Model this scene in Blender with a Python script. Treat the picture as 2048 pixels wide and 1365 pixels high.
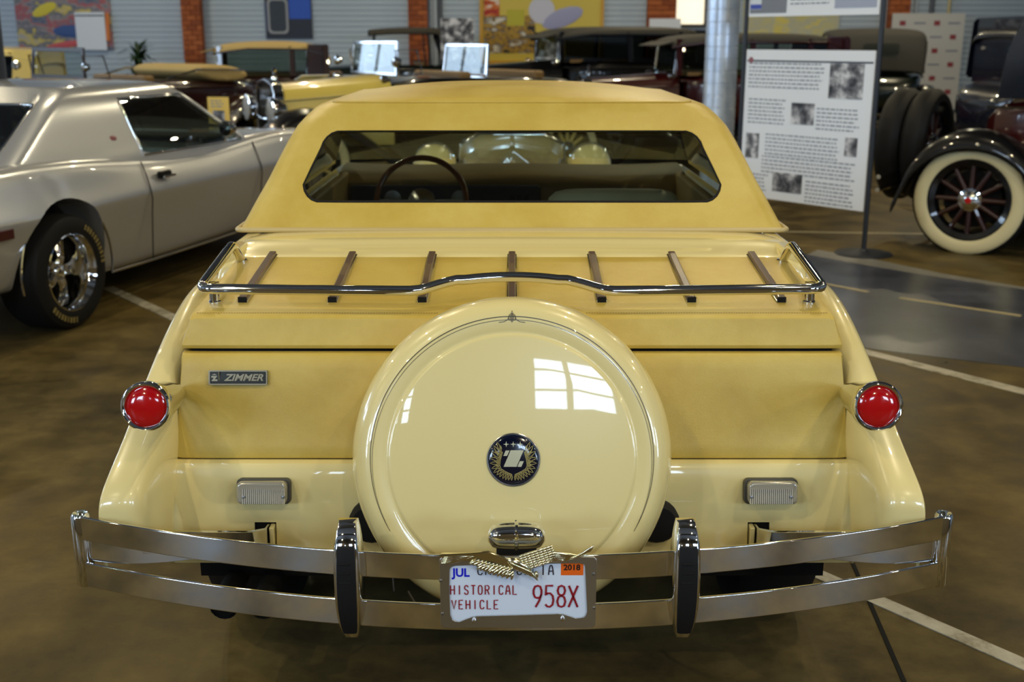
import bpy, bmesh, math, random
from mathutils import Vector, Matrix, noise

random.seed(7)
scene = bpy.context.scene
for o in list(bpy.data.objects):
    bpy.data.objects.remove(o)
COL = scene.collection
PI = math.pi
R = math.radians

# ---------------------------------------------------------------- camera, world, exposure
cam_d = bpy.data.cameras.new('camera')
cam = bpy.data.objects.new('camera', cam_d)
COL.objects.link(cam)
cam.location = (0.0, -2.066, 1.55)
cam.rotation_euler = (R(75.0), 0, 0)
cam_d.sensor_fit = 'HORIZONTAL'
cam_d.sensor_width = 36.0
cam_d.lens = 36.0 * 2250.0 / 2048.0
cam_d.clip_start = 0.05
cam_d.dof.use_dof = True
cam_d.dof.focus_distance = 2.48
cam_d.dof.aperture_fstop = 4.5
scene.camera = cam

world = bpy.data.worlds.new('world')
scene.world = world
world.use_nodes = True
wbg = world.node_tree.nodes['Background']
wbg.inputs[0].default_value = (0.62, 0.74, 0.95, 1)
wbg.inputs[1].default_value = 0.6

scene.view_settings.view_transform = 'Standard'
scene.view_settings.look = 'None'
scene.view_settings.gamma = 1.0
scene.view_settings.use_curve_mapping = False
scene.view_settings.exposure = 0.0
scene.cycles.max_bounces = 7
scene.cycles.diffuse_bounces = 3
scene.cycles.glossy_bounces = 4
scene.cycles.transmission_bounces = 2
scene.cycles.transparent_max_bounces = 12
scene.cycles.caustics_reflective = False
scene.cycles.caustics_refractive = False


def area_light(name, loc, rot, sx, sy, power, color):
    d = bpy.data.lights.new(name, 'AREA')
    d.shape = 'RECTANGLE'
    d.size, d.size_y = sx, sy
    d.energy = power
    d.color = color
    o = bpy.data.objects.new(name, d)
    o.location = loc
    o.rotation_euler = rot
    COL.objects.link(o)
    return o


DAY = (0.60, 0.78, 1.0)
WARM = (1.0, 0.86, 0.56)
# daylight entering through the high windows behind the camera and along the left wall (windows are built below, four of them added as fill)
WINS = [(0.97, 3.46, 1.36, 0.92), (-1.72, 3.2, 0.34, 0.7), (-4.6, 3.4, 2.0, 1.3), (5.2, 3.4, 2.0, 1.3), (-8.6, 3.1, 2.6, 2.0), (9.4, 3.1, 2.6, 2.0)]   # x, z, width, height; last four added to raise the daylight
LWINS = [(3.0, 2.9, 2.2, 1.5), (6.6, 2.9, 2.2, 1.5), (10.2, 2.9, 2.2, 1.5), (13.8, 2.9, 2.2, 1.9), (17.4, 2.9, 2.2, 1.9)]   # y, z, width, height
for wx, wz, ww, wh in WINS:
    area_light('window_and_fill_daylight', (wx, -7.05, wz), (R(90), 0, 0), ww, wh, 56 * ww * wh, DAY)
for wy, wz, ww, wh in LWINS:
    area_light('window_and_fill_daylight', (-13.05, wy, wz), (R(90), 0, R(-90)), ww, wh, (46 if wy < 12 else 13) * ww * wh, DAY)


# ---------------------------------------------------------------- materials
def s2l(c):
    c = c / 255.0
    return c / 12.92 if c <= 0.04045 else ((c + 0.055) / 1.055) ** 2.4


def rgb(r, g, b):
    return (s2l(r), s2l(g), s2l(b), 1.0)


MATS = {}


def mat(name, color, rough=0.5, metal=0.0, coat=0.0, spec=0.5, emit=None, estr=0.0):
    if name in MATS:
        return MATS[name]
    m = bpy.data.materials.new(name)
    m.use_nodes = True
    p = m.node_tree.nodes['Principled BSDF']
    p.inputs['Base Color'].default_value = color
    p.inputs['Roughness'].default_value = rough
    p.inputs['Metallic'].default_value = metal
    p.inputs['Specular IOR Level'].default_value = spec
    p.inputs['Coat Weight'].default_value = coat
    p.inputs['Coat Roughness'].default_value = 0.015
    if emit:
        p.inputs['Emission Color'].default_value = emit
        p.inputs['Emission Strength'].default_value = estr
    MATS[name] = m
    return m


def nd(m, t, x=0, y=0):
    n = m.node_tree.nodes.new(t)
    n.location = (x, y)
    return n


def lk(m, a, b):
    m.node_tree.links.new(a, b)


def tc(m, which='Object', scale=(1, 1, 1)):
    t = nd(m, 'ShaderNodeTexCoord')
    mp = nd(m, 'ShaderNodeMapping')
    mp.inputs['Scale'].default_value = scale
    lk(m, t.outputs[which], mp.inputs['Vector'])
    return mp.outputs['Vector']


def tex(m, vec, kind='Noise', scale=5.0, detail=4.0, rough=0.55):
    n = nd(m, 'ShaderNodeTex' + kind)
    n.inputs['Scale'].default_value = scale
    if 'Detail' in n.inputs:
        n.inputs['Detail'].default_value = detail
        n.inputs['Roughness'].default_value = rough
    lk(m, vec, n.inputs['Vector'])
    return n


def ramp(m, fac, stops):
    n = nd(m, 'ShaderNodeValToRGB')
    e = n.color_ramp.elements
    while len(e) < len(stops):
        e.new(0.5)
    for k, (p, c) in enumerate(stops):
        e[k].position = p
        e[k].color = c
    lk(m, fac, n.inputs['Fac'])
    return n.outputs['Color']


def mixc(m, fac, a, b, mode='MIX'):
    n = nd(m, 'ShaderNodeMix')
    n.data_type = 'RGBA'
    n.blend_type = mode
    for sock, v in ((n.inputs['Factor'], fac), (n.inputs['A'], a), (n.inputs['B'], b)):
        pass
    fs = [i for i in n.inputs if i.name == 'Factor' and i.type == 'VALUE'][0]
    A = [i for i in n.inputs if i.name == 'A' and i.type == 'RGBA'][0]
    B = [i for i in n.inputs if i.name == 'B' and i.type == 'RGBA'][0]
    for s, v in ((fs, fac), (A, a), (B, b)):
        if isinstance(v, (int, float, tuple)):
            s.default_value = v
        else:
            lk(m, v, s)
    return [o for o in n.outputs if o.type == 'RGBA'][0]


def bump(m, height, strength=0.2, dist=0.01):
    n = nd(m, 'ShaderNodeBump')
    n.inputs['Strength'].default_value = strength
    n.inputs['Distance'].default_value = dist
    lk(m, height, n.inputs['Height'])
    return n.outputs['Normal']


def pin(m, name):
    return m.node_tree.nodes['Principled BSDF'].inputs[name]


CREAM = mat('cream_paint', rgb(238, 222, 158), 0.28, 0, 1.0)
CHROME = mat('chrome', (0.80, 0.80, 0.80, 1), 0.05, 1.0)
BRUSHED = mat('brushed_aluminium', (0.62, 0.62, 0.62, 1), 0.30, 1.0)
STEEL = mat('dull_steel', (0.30, 0.30, 0.30, 1), 0.4, 1.0)
BLACK = mat('black_rubber', (0.008, 0.008, 0.009, 1), 0.6, 0, 0, 0.25)
DARK = mat('dark_underbody', (0.006, 0.006, 0.006, 1), 0.8, 0, 0, 0.2)
BLACKPAINT = mat('black_paint', (0.004, 0.004, 0.005, 1), 0.3, 0, 0.8, 0.2)
GOLD = mat('gold_plate', (0.80, 0.72, 0.46, 1), 0.14, 1.0)
REDLENS = mat('red_lens', (0.48, 0.003, 0.006, 1), 0.12, 0, 1.0)
WHITE = mat('white_enamel', rgb(224, 236, 255), 0.35)
REDINK = mat('dark_red_ink', rgb(150, 18, 34), 0.4)
BLACKINK = mat('black_ink', rgb(40, 22, 34), 0.4)
BLUEINK = mat('blue_ink', rgb(20, 30, 210), 0.4)
ORANGE = mat('orange_sticker', rgb(240, 105, 20), 0.5)
PAPER = mat('paper_white', rgb(226, 232, 242), 0.6)
WOOD = mat('dark_wood', rgb(92, 72, 62), 0.35, 0, 0.4)
BROWNWOOD = mat('walnut_rim', rgb(120, 66, 30), 0.2, 0, 1.0)
PINLINE = mat('pinstripe_brown', rgb(66, 58, 44), 0.3)
NAVY = mat('navy_enamel', (0.002, 0.004, 0.018, 1), 0.12, 0, 1.0)
CLEARL = mat('clear_ribbed_lens', rgb(205, 203, 196), 0.18, 0.35, 1.0)
CREAMLEATHER = mat('cream_leather', rgb(214, 204, 168), 0.5)
DASHBLUE = mat('dark_dash', rgb(18, 24, 40), 0.35)
WHITEWALL = mat('whitewall', rgb(226, 214, 168), 0.6)


def vinyl(name, c1, c2, c3):
    m = mat(name, c1, 0.42)
    v = tc(m)
    n1 = tex(m, v, 'Noise', 5.0, 5, 0.6)
    n2 = tex(m, v, 'Noise', 38.0, 3, 0.6)
    col = ramp(m, n1.outputs['Fac'], [(0.32, c2), (0.5, c1), (0.70, c3)])
    col = mixc(m, 0.18, col, ramp(m, n2.outputs['Fac'], [(0.35, c2), (0.65, c3)]))
    lk(m, col, pin(m, 'Base Color'))
    vo = tex(m, v, 'Voronoi', 420.0)
    n3 = tex(m, v, 'Noise', 16.0, 6, 0.7)
    mx = nd(m, 'ShaderNodeMath')
    mx.operation = 'MULTIPLY_ADD'
    lk(m, n3.outputs['Fac'], mx.inputs[0])
    mx.inputs[1].default_value = 1.6
    vm = nd(m, 'ShaderNodeMath')
    vm.operation = 'MULTIPLY'
    vm.inputs[1].default_value = 0.55
    lk(m, vo.outputs['Distance'], vm.inputs[0])
    lk(m, vm.outputs[0], mx.inputs[2])
    # fine leathery creases in patches
    wv = mixc(m, 0.10, v, n3.outputs['Color'])
    cr = tex(m, wv, 'Voronoi', 26.0)
    cr.feature = 'DISTANCE_TO_EDGE'
    cl_ = ramp(m, cr.outputs['Distance'], [(0.0, (0, 0, 0, 1)), (0.06, (1, 1, 1, 1))])
    pm = ramp(m, n1.outputs['Fac'], [(0.46, (1, 1, 1, 1)), (0.60, (0, 0, 0, 1))])
    hh = mixc(m, 1.0, cl_, pm, 'LIGHTEN')
    m2 = nd(m, 'ShaderNodeMath')
    m2.operation = 'MULTIPLY_ADD'
    lk(m, hh, m2.inputs[0])
    m2.inputs[1].default_value = 0.35
    lk(m, mx.outputs[0], m2.inputs[2])
    lk(m, bump(m, m2.outputs[0], 0.18, 0.003), pin(m, 'Normal'))
    r = nd(m, 'ShaderNodeMapRange')
    lk(m, n1.outputs['Fac'], r.inputs['Value'])
    r.inputs['To Min'].default_value = 0.28
    r.inputs['To Max'].default_value = 0.42
    lk(m, r.outputs[0], pin(m, 'Roughness'))
    return m


VINYL = vinyl('tan_vinyl', rgb(207, 180, 88), rgb(199, 169, 76), rgb(214, 190, 102))
TRIMBEIGE = mat('beige_moulding', rgb(196, 176, 124), 0.35)


def glass(name, tint, fres=1.5, gl=(1, 1, 1, 1)):
    m = bpy.data.materials.new(name)
    m.use_nodes = True
    nt = m.node_tree
    nt.nodes.clear()
    out = nt.nodes.new('ShaderNodeOutputMaterial')
    mx = nt.nodes.new('ShaderNodeMixShader')
    tr = nt.nodes.new('ShaderNodeBsdfTransparent')
    tr.inputs[0].default_value = tint
    gs = nt.nodes.new('ShaderNodeBsdfGlossy')
    gs.inputs['Roughness'].default_value = 0.01
    gs.inputs[0].default_value = gl
    # two-sided Schlick reflectance, so a pane looks the same from either side
    f0 = ((fres - 1) / (fres + 1)) ** 2
    ge = nt.nodes.new('ShaderNodeNewGeometry')
    dt = nt.nodes.new('ShaderNodeVectorMath')
    dt.operation = 'DOT_PRODUCT'
    nt.links.new(ge.outputs['Normal'], dt.inputs[0])
    nt.links.new(ge.outputs['Incoming'], dt.inputs[1])
    ab = nt.nodes.new('ShaderNodeMath')
    ab.operation = 'ABSOLUTE'
    nt.links.new(dt.outputs['Value'], ab.inputs[0])
    iv = nt.nodes.new('ShaderNodeMath')
    iv.operation = 'SUBTRACT'
    iv.inputs[0].default_value = 1.0
    nt.links.new(ab.outputs[0], iv.inputs[1])
    pw_ = nt.nodes.new('ShaderNodeMath')
    pw_.operation = 'POWER'
    pw_.inputs[1].default_value = 5.0
    nt.links.new(iv.outputs[0], pw_.inputs[0])
    ma = nt.nodes.new('ShaderNodeMath')
    ma.operation = 'MULTIPLY_ADD'
    ma.inputs[1].default_value = 1 - f0
    ma.inputs[2].default_value = f0
    nt.links.new(pw_.outputs[0], ma.inputs[0])
    nt.links.new(ma.outputs[0], mx.inputs[0])
    nt.links.new(tr.outputs[0], mx.inputs[1])
    nt.links.new(gs.outputs[0], mx.inputs[2])
    nt.links.new(mx.outputs[0], out.inputs[0])
    MATS[name] = m
    return m


GLASS = glass('tinted_window_glass', (0.46, 0.52, 0.48, 1), 1.8)
CLEARG = glass('clear_window_glass', (0.80, 0.86, 0.86, 1), 1.7)
DARKG = glass('dark_window_glass', (0.10, 0.11, 0.11, 1), 1.6)


# ---------------------------------------------------------------- mesh helpers
class MB:
    def __init__(self):
        self.v = []
        self.f = []

    def add(self, vs, fs):
        k = len(self.v)
        self.v += [tuple(p) for p in vs]
        self.f += [tuple(i + k for i in f) for f in fs]
        return self

    def box(self, c, s, rot=None):
        x, y, z = s[0] / 2, s[1] / 2, s[2] / 2
        vs = [Vector(p) for p in ((-x, -y, -z), (x, -y, -z), (x, y, -z), (-x, y, -z), (-x, -y, z), (x, -y, z), (x, y, z), (-x, y, z))]
        if rot is not None:
            vs = [rot @ p for p in vs]
        vs = [p + Vector(c) for p in vs]
        return self.add(vs, [(0, 3, 2, 1), (4, 5, 6, 7), (0, 1, 5, 4), (1, 2, 6, 5), (2, 3, 7, 6), (3, 0, 4, 7)])

    def grid(self, rows, closed=False, flip=False):
        n, m = len(rows), len(rows[0])
        vs = [p for r in rows for p in r]
        fs = []
        for i in range(n - 1):
            for j in range(m if closed else m - 1):
                a, b = i * m + j, i * m + (j + 1) % m
                c, d = b + m, a + m
                fs.append((a, b, c, d) if not flip else (d, c, b, a))
        return self.add(vs, fs)

    def loft(self, rings, cap=True):
        m = len(rings[0])
        k = len(self.v)
        self.grid(rings, closed=True)
        if cap:
            self.f.append(tuple(k + j for j in range(m))[::-1])
            e = k + (len(rings) - 1) * m
            self.f.append(tuple(e + j for j in range(m)))
        return self

    def tube(self, pts, r, n=12, cap=True, closed=False):
        pts = [Vector(p) for p in pts]
        rings = []
        N = len(pts)
        up = None
        for i, p in enumerate(pts):
            if closed:
                t = (pts[(i + 1) % N] - pts[i - 1]).normalized()
            else:
                t = (pts[min(i + 1, N - 1)] - pts[max(i - 1, 0)]).normalized()
            if up is None:
                up = Vector((0, 0, 1)) if abs(t.z) < 0.9 else Vector((1, 0, 0))
            a = (up - t * up.dot(t)).normalized()
            b = t.cross(a)
            up = a
            rr = r[i] if isinstance(r, (list, tuple)) else r
            rings.append([p + a * rr * math.cos(2 * PI * k / n) + b * rr * math.sin(2 * PI * k / n) for k in range(n)])
        if closed:
            rings.append(rings[0])
            return self.loft(rings, False)
        return self.loft(rings, cap)

    def lathe(self, prof, M=None, n=32, cap=False, arc=None):
        """prof: (r, h) pairs around local Z; M places it."""
        M = M or Matrix.Identity(4)
        rows = []
        for r, h in prof:
            if arc:
                rows.append([M @ Vector((r * math.cos(arc[0] + (arc[1] - arc[0]) * k / n), r * math.sin(arc[0] + (arc[1] - arc[0]) * k / n), h)) for k in range(n + 1)])
            else:
                rows.append([M @ Vector((r * math.cos(2 * PI * k / n), r * math.sin(2 * PI * k / n), h)) for k in range(n)])
        k0 = len(self.v)
        self.grid(rows, closed=not arc)
        if cap:
            self.f.append(tuple(k0 + j for j in range(n))[::-1])
            e = k0 + (len(rows) - 1) * n
            self.f.append(tuple(e + j for j in range(n)))
        return self

    def prism(self, poly, M, h0, h1):
        """closed polygon in local XY, extruded h0..h1 along local Z."""
        n = len(poly)
        vs = [M @ Vector((p[0], p[1], h0)) for p in poly] + [M @ Vector((p[0], p[1], h1)) for p in poly]
        fs = [tuple(range(n))[::-1], tuple(range(n, 2 * n))]
        fs += [(i, (i + 1) % n, n + (i + 1) % n, n + i) for i in range(n)]
        return self.add(vs, fs)

    def bridge(self, outer, inner, M, h0, h1):
        """flat ring between two loops with equal count, extruded h0..h1."""
        n = len(outer)
        vs = []
        for loop, h in ((outer, h1), (inner, h1), (inner, h0), (outer, h0)):
            vs += [M @ Vector((p[0], p[1], h)) for p in loop]
        fs = []
        for a in range(4):
            b = (a + 1) % 4
            for i in range(n):
                j = (i + 1) % n
                fs.append((a * n + i, a * n + j, b * n + j, b * n + i))
        return self.add(vs, fs)

    def ellipsoid(self, c, r, M=None, nu=10, nv=6):
        M = M or Matrix.Identity(3)
        rows = []
        for i in range(nv + 1):
            t = -PI / 2 + PI * i / nv
            rows.append([Vector(c) + M @ Vector((r[0] * max(math.cos(t), 1e-3) * math.cos(2 * PI * k / nu), r[1] * max(math.cos(t), 1e-3) * math.sin(2 * PI * k / nu), r[2] * math.sin(t))) for k in range(nu)])
        return self.loft(rows, True)

    def mesh(self, name, ang=38, weld=False):
        me = bpy.data.meshes.new(name)
        me.from_pydata([tuple(p) for p in self.v], [], self.f)
        bm = bmesh.new()
        bm.from_mesh(me)
        if weld:
            bmesh.ops.remove_doubles(bm, verts=bm.verts, dist=weld if not isinstance(weld, bool) else 1e-4)
        bmesh.ops.recalc_face_normals(bm, faces=bm.faces)
        bm.to_mesh(me)
        bm.free()
        me.polygons.foreach_set('use_smooth', [True] * len(me.polygons))
        if ang < 179:
            me.set_sharp_from_angle(angle=R(ang))
        me.update()
        return me

    def build(self, name, m, parent=None, ang=38, bevel=0, sub=0, weld=False, solid=0, seg=2):
        return link(name, self.mesh(name, ang, weld), m, parent, bevel, sub, solid, seg)


def link(name, me, m, parent=None, bevel=0, sub=0, solid=0, seg=2):
    o = bpy.data.objects.new(name, me)
    if m is not None and not me.materials:
        me.materials.append(m)
    COL.objects.link(o)
    if parent is not None:
        o.parent = parent
        w = parent.get('_w')
        if w is not None:
            o.matrix_parent_inverse = Matrix.Translation(-Vector(w))
    if solid:
        md = o.modifiers.new('solid', 'SOLIDIFY')
        md.thickness = solid
        md.offset = -1
    if bevel:
        md = o.modifiers.new('bevel', 'BEVEL')
        md.width = bevel
        md.segments = seg
        md.limit_method = 'ANGLE'
        md.angle_limit = R(35)
        md.harden_normals = True
    if sub:
        md = o.modifiers.new('sub', 'SUBSURF')
        md.levels = md.render_levels = sub
    return o


def thing(name, label, cat, loc=(0, 0, 0), rz=0, group=None, world_parts=False):
    o = bpy.data.objects.new(name, None)
    o.empty_display_size = 0.1
    COL.objects.link(o)
    o.location = loc
    o.rotation_euler = (0, 0, rz)
    tag(o, label, cat, group)
    if world_parts:
        o['_w'] = tuple(loc)
    return o


def tag(o, label=None, cat=None, group=None, kind=None):
    if label:
        o['label'] = label
    if cat:
        o['category'] = cat
    if group:
        o['group'] = group
    if kind:
        o['kind'] = kind
    return o


def MT(loc, rx=0, ry=0, rz=0):
    return Matrix.Translation(loc) @ Matrix.Rotation(rz, 4, 'Z') @ Matrix.Rotation(ry, 4, 'Y') @ Matrix.Rotation(rx, 4, 'X')


FACE_REAR = Matrix.Rotation(R(90), 4, 'X')      # local XY plane stands upright, local Z points to -Y (towards the camera)


def at_rear(x, y, z, tilt=0.0):
    """upright frame whose +Z looks to -Y, leaning forward by tilt degrees"""
    return Matrix.Translation((x, y, z)) @ Matrix.Rotation(R(90 - tilt), 4, 'X')


def rrect(w, h, r, n=5, cx=0, cy=0):
    pts = []
    for qx, qy, a0 in ((1, 1, 0), (-1, 1, 90), (-1, -1, 180), (1, -1, 270)):
        for k in range(n + 1):
            a = R(a0 + 90 * k / n)
            pts.append((cx + qx * (w / 2 - r) + r * math.cos(a), cy + qy * (h / 2 - r) + r * math.sin(a)))
    return pts


def text_mesh(name, s, size, depth=0.0, bold=0.0, shear=0.0, align='CENTER', spacing=1.0, sx=1.0):
    cu = bpy.data.curves.new(name, 'FONT')
    cu.body = s
    cu.size = size
    cu.extrude = depth
    cu.offset = bold
    cu.shear = shear
    cu.align_x = align
    cu.align_y = 'CENTER'
    cu.space_character = spacing
    cu.resolution_u = 3
    o = bpy.data.objects.new(name, cu)
    COL.objects.link(o)
    dg = bpy.context.evaluated_depsgraph_get()
    me = bpy.data.meshes.new_from_object(o.evaluated_get(dg))
    bpy.data.objects.remove(o)
    if sx != 1.0:
        me.transform(Matrix.Diagonal((sx, 1, 1, 1)))
    me.name = name
    return me


def put_text(name, s, size, M, m, parent, **kw):
    me = text_mesh(name, s, size, **kw)
    me.transform(M)
    me.materials.clear()
    return link(name, me, m, parent)


STROKES = {  # a thin round-cornered stroke alphabet on a 0..1 by 0..1 cell
    'C': [[(.95, .8), (.8, .97), (.5, 1), (.2, .95), (.05, .75), (.05, .25), (.2, .05), (.5, 0), (.8, .03), (.95, .2)]],
    'A': [[(0, 0), (.12, .55), (.3, .95), (.5, 1), (.7, .95), (.88, .55), (1, 0)], [(.1, .38), (.9, .38)]],
    'L': [[(.05, 1), (.05, 0), (.95, 0)]],
    'I': [[(.5, 0), (.5, 1)]],
    'F': [[(.05, 0), (.05, 1), (.95, 1)], [(.05, .52), (.75, .52)]],
    'O': [[(.5, 1), (.2, .95), (.05, .75), (.05, .25), (.2, .05), (.5, 0), (.8, .05), (.95, .25), (.95, .75), (.8, .95), (.5, 1)]],
    'R': [[(.05, 0), (.05, 1), (.65, 1), (.9, .9), (.95, .75), (.9, .6), (.65, .5), (.05, .5)], [(.55, .5), (.95, 0)]],
    'N': [[(.05, 0), (.05, 1), (.95, 0), (.95, 1)]],
    'H': [[(.05, 0), (.05, 1)], [(.95, 0), (.95, 1)], [(.05, .5), (.95, .5)]],
    'S': [[(.92, .82), (.75, .97), (.5, 1), (.2, .95), (.07, .77), (.2, .58), (.5, .5), (.8, .42), (.93, .23), (.8, .05), (.5, 0), (.22, .04), (.06, .2)]],
    'T': [[(0, 1), (1, 1)], [(.5, 1), (.5, 0)]],
    'E': [[(.95, 1), (.05, 1), (.05, 0), (.95, 0)], [(.05, .5), (.75, .5)]],
    'V': [[(0, 1), (.5, 0), (1, 1)]],
    'X': [[(0, 0), (1, 1)], [(0, 1), (1, 0)]],
    '9': [[(.3, 0), (.7, .3), (.93, .6), (.95, .78), (.8, .96), (.5, 1), (.2, .96), (.05, .8), (.05, .62), (.2, .46), (.5, .42), (.8, .46), (.93, .6)]],
    '5': [[(.9, 1), (.12, 1), (.08, .56), (.3, .64), (.6, .64), (.87, .52), (.95, .32), (.85, .1), (.55, 0), (.25, .02), (.05, .12)]],
    '8': [[(.5, .54), (.2, .6), (.08, .77), (.2, .95), (.5, 1), (.8, .95), (.92, .77), (.8, .6), (.5, .54), (.18, .46), (.04, .26), (.18, .05), (.5, 0), (.82, .05), (.96, .26), (.82, .46), (.5, .54)]],
}


def stroke_text(mb, s, M, x0, x1, y0, y1, r, fill=0.72):
    n = len(s)
    cell = (x1 - x0) / (n - 1 + fill)
    for k, ch in enumerate(s):
        if ch == ' ':
            continue
        for pl in STROKES[ch]:
            pts = [M @ Vector((x0 + cell * (k + px * fill), y0 + py * (y1 - y0), 0)) for px, py in pl]
            mb.tube(pts, r, 6)
    return mb

# ---------------------------------------------------------------- the hall
def concrete():
    m = mat('polished_concrete', rgb(110, 96, 60), 0.3, 0, 0, 0.05)
    v = tc(m)
    a = tex(m, v, 'Noise', 0.55, 6, 0.6)
    b = tex(m, v, 'Noise', 3.2, 8, 0.65)
    c = tex(m, tc(m, 'Object', (1, 2.6, 1)), 'Noise', 1.4, 5, 0.6)
    col = ramp(m, a.outputs['Fac'], [(0.34, rgb(64, 57, 42)), (0.5, rgb(90, 77, 44)), (0.64, rgb(112, 92, 46))])
    col = mixc(m, 0.6, col, ramp(m, b.outputs['Fac'], [(0.34, rgb(50, 45, 33)), (0.5, rgb(90, 78, 49)), (0.66, rgb(122, 106, 68))]))
    col = mixc(m, ramp(m, c.outputs['Fac'], [(0.58, (0, 0, 0, 1)), (0.74, (0.55, 0.55, 0.55, 1))]), col, rgb(56, 51, 41))
    lk(m, col, pin(m, 'Base Color'))
    lk(m, ramp(m, b.outputs['Fac'], [(0.3, (0.26, 0.26, 0.26, 1)), (0.75, (0.48, 0.48, 0.48, 1))]), pin(m, 'Roughness'))
    lk(m, bump(m, b.outputs['Fac'], 0.05, 0.01), pin(m, 'Normal'))
    return m


def asphalt():
    m = mat('blue_grey_road_paint', rgb(62, 66, 76), 0.28)
    v = tc(m)
    b = tex(m, v, 'Noise', 2.6, 8, 0.65)
    lk(m, ramp(m, b.outputs['Fac'], [(0.35, rgb(46, 49, 60)), (0.6, rgb(70, 74, 86)), (0.75, rgb(86, 90, 98))]), pin(m, 'Base Color'))
    return m


def struct(o):
    o['kind'] = 'structure'
    return o


X0, X1, Y0, Y1, ZC = -13.0, 15.0, -7.0, 20.5, 6.0
floor = struct(MB().box(((X0 + X1) / 2, (Y0 + Y1) / 2, -0.05), (X1 - X0, Y1 - Y0, 0.1)).build('floor', concrete()))


def flat_poly(name, pts, z, m, parent):
    return MB().prism(pts, Matrix.Identity(4), 0.0, z).build(name, m, parent)


def stripe(name, a, b, w, m, z=0.003, parent=floor):
    a, b = Vector(a), Vector(b)
    d = (b - a).normalized()
    n = Vector((-d.y, d.x)) * w / 2
    return flat_poly(name, [tuple(a + n), tuple(a - n), tuple(b - n), tuple(b + n)], z, m, parent)


LINEM = mat('worn_line_paint', rgb(176, 170, 148), 0.4)
_v = tc(LINEM)
_n = tex(LINEM, _v, 'Noise', 9.0, 8, 0.7)
lk(LINEM, ramp(LINEM, _n.outputs['Fac'], [(0.36, rgb(120, 112, 88)), (0.5, rgb(172, 166, 148)), (0.7, rgb(190, 184, 166))]), pin(LINEM, 'Base Color'))
YLINE = mat('yellow_dash_paint', rgb(172, 158, 118), 0.4)
# parking bay lines, slanted across the hall
stripe('painted_line', (0.86, 1.085), (1.75, -0.05), 0.055, LINEM)
stripe('painted_line', (1.62, 3.75), (3.4, 1.42), 0.085, LINEM)
stripe('painted_line', (-2.62, 5.06), (-1.15, 3.25), 0.075, LINEM)
# the curving display roadway painted on the concrete
rd = [(1.55, 3.78), (1.9, 3.53), (2.5, 3.22), (3.3, 2.92), (4.6, 2.6), (7.5, 2.2), (7.5, 4.2), (4.6, 4.55), (3.3, 4.97), (2.9, 5.35), (2.55, 5.75), (2.2, 6.2), (1.95, 6.7), (1.5, 6.7), (1.45, 5.2)]
flat_poly('painted_road', rd, 0.002, asphalt(), floor)
flat_poly('road_edge', [(2.2, 6.2), (2.55, 5.75), (2.9, 5.35), (3.3, 4.97), (3.35, 5.02), (2.95, 5.5), (2.65, 6.0), (2.33, 6.4)], 0.0026, mat('grey_road_edge', rgb(120, 118, 112), 0.4), floor)
stripe('yellow_dash', (2.405, 4.743), (2.95, 4.27), 0.036, YLINE, 0.005)
stripe('yellow_dash', (1.95, 5.28), (2.26, 4.91), 0.036, YLINE, 0.005)
stripe('yellow_dash', (3.35, 3.98), (4.1, 3.6), 0.036, YLINE, 0.005)
stripe('far_line', (2.2, 7.25), (3.4, 7.13), 0.05, YLINE, 0.003)
# an expansion joint
MB().box((0, 0, 0.001), (0.012, 1.9, 0.003), Matrix.Rotation(R(-5.6), 3, 'Z')).build('expansion_joint', DARK, floor).location = (1.03, 0.95, 0)

WALLG = mat('grey_wall_panel', rgb(172, 186, 200), 0.55)
CEILM = mat('ceiling_panel', rgb(128, 130, 134), 0.8)


def siding(mb, x0, x1, y, z0, z1, step=0.10, d=0.014):
    n = int((z1 - z0) / step)
    rows = []
    for k in range(n):
        z = z0 + k * step
        rows += [[(x0, y - d, z), (x1, y - d, z)], [(x0, y - d * .2, z + step * .93), (x1, y - d * .2, z + step * .93)], [(x0, y, z + step * .95), (x1, y, z + step * .95)]]
    rows.append([(x0, y + .2, z0 + n * step), (x1, y + .2, z0 + n * step)])
    rows.insert(0, [(x0, y + .2, z0), (x1, y + .2, z0)])
    return mb.grid(rows)


struct(siding(MB(), X0, X1, Y1, 0, ZC).build('wall_back', WALLG, ang=20))
lw_ = MB()
ys_ = sorted({Y0, Y1} | {w[0] + s * w[2] / 2 for w in LWINS for s in (-1, 1)})
for i in range(len(ys_) - 1):
    cy = (ys_[i] + ys_[i + 1]) / 2
    hit = [w for w in LWINS if abs(cy - w[0]) < w[2] / 2]
    if hit:
        z_lo, z_hi = hit[0][1] - hit[0][3] / 2, hit[0][1] + hit[0][3] / 2
        lw_.box((X0 - .1, cy, z_lo / 2), (.2, ys_[i + 1] - ys_[i], z_lo)).box((X0 - .1, cy, (z_hi + ZC) / 2), (.2, ys_[i + 1] - ys_[i], ZC - z_hi))
    else:
        lw_.box((X0 - .1, cy, ZC / 2), (.2, ys_[i + 1] - ys_[i], ZC))
struct(lw_.build('wall_left', WALLG))
struct(MB().box((X1 + .1, (Y0 + Y1) / 2, ZC / 2), (.2, Y1 - Y0, ZC)).build('wall_right', WALLG))
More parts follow.
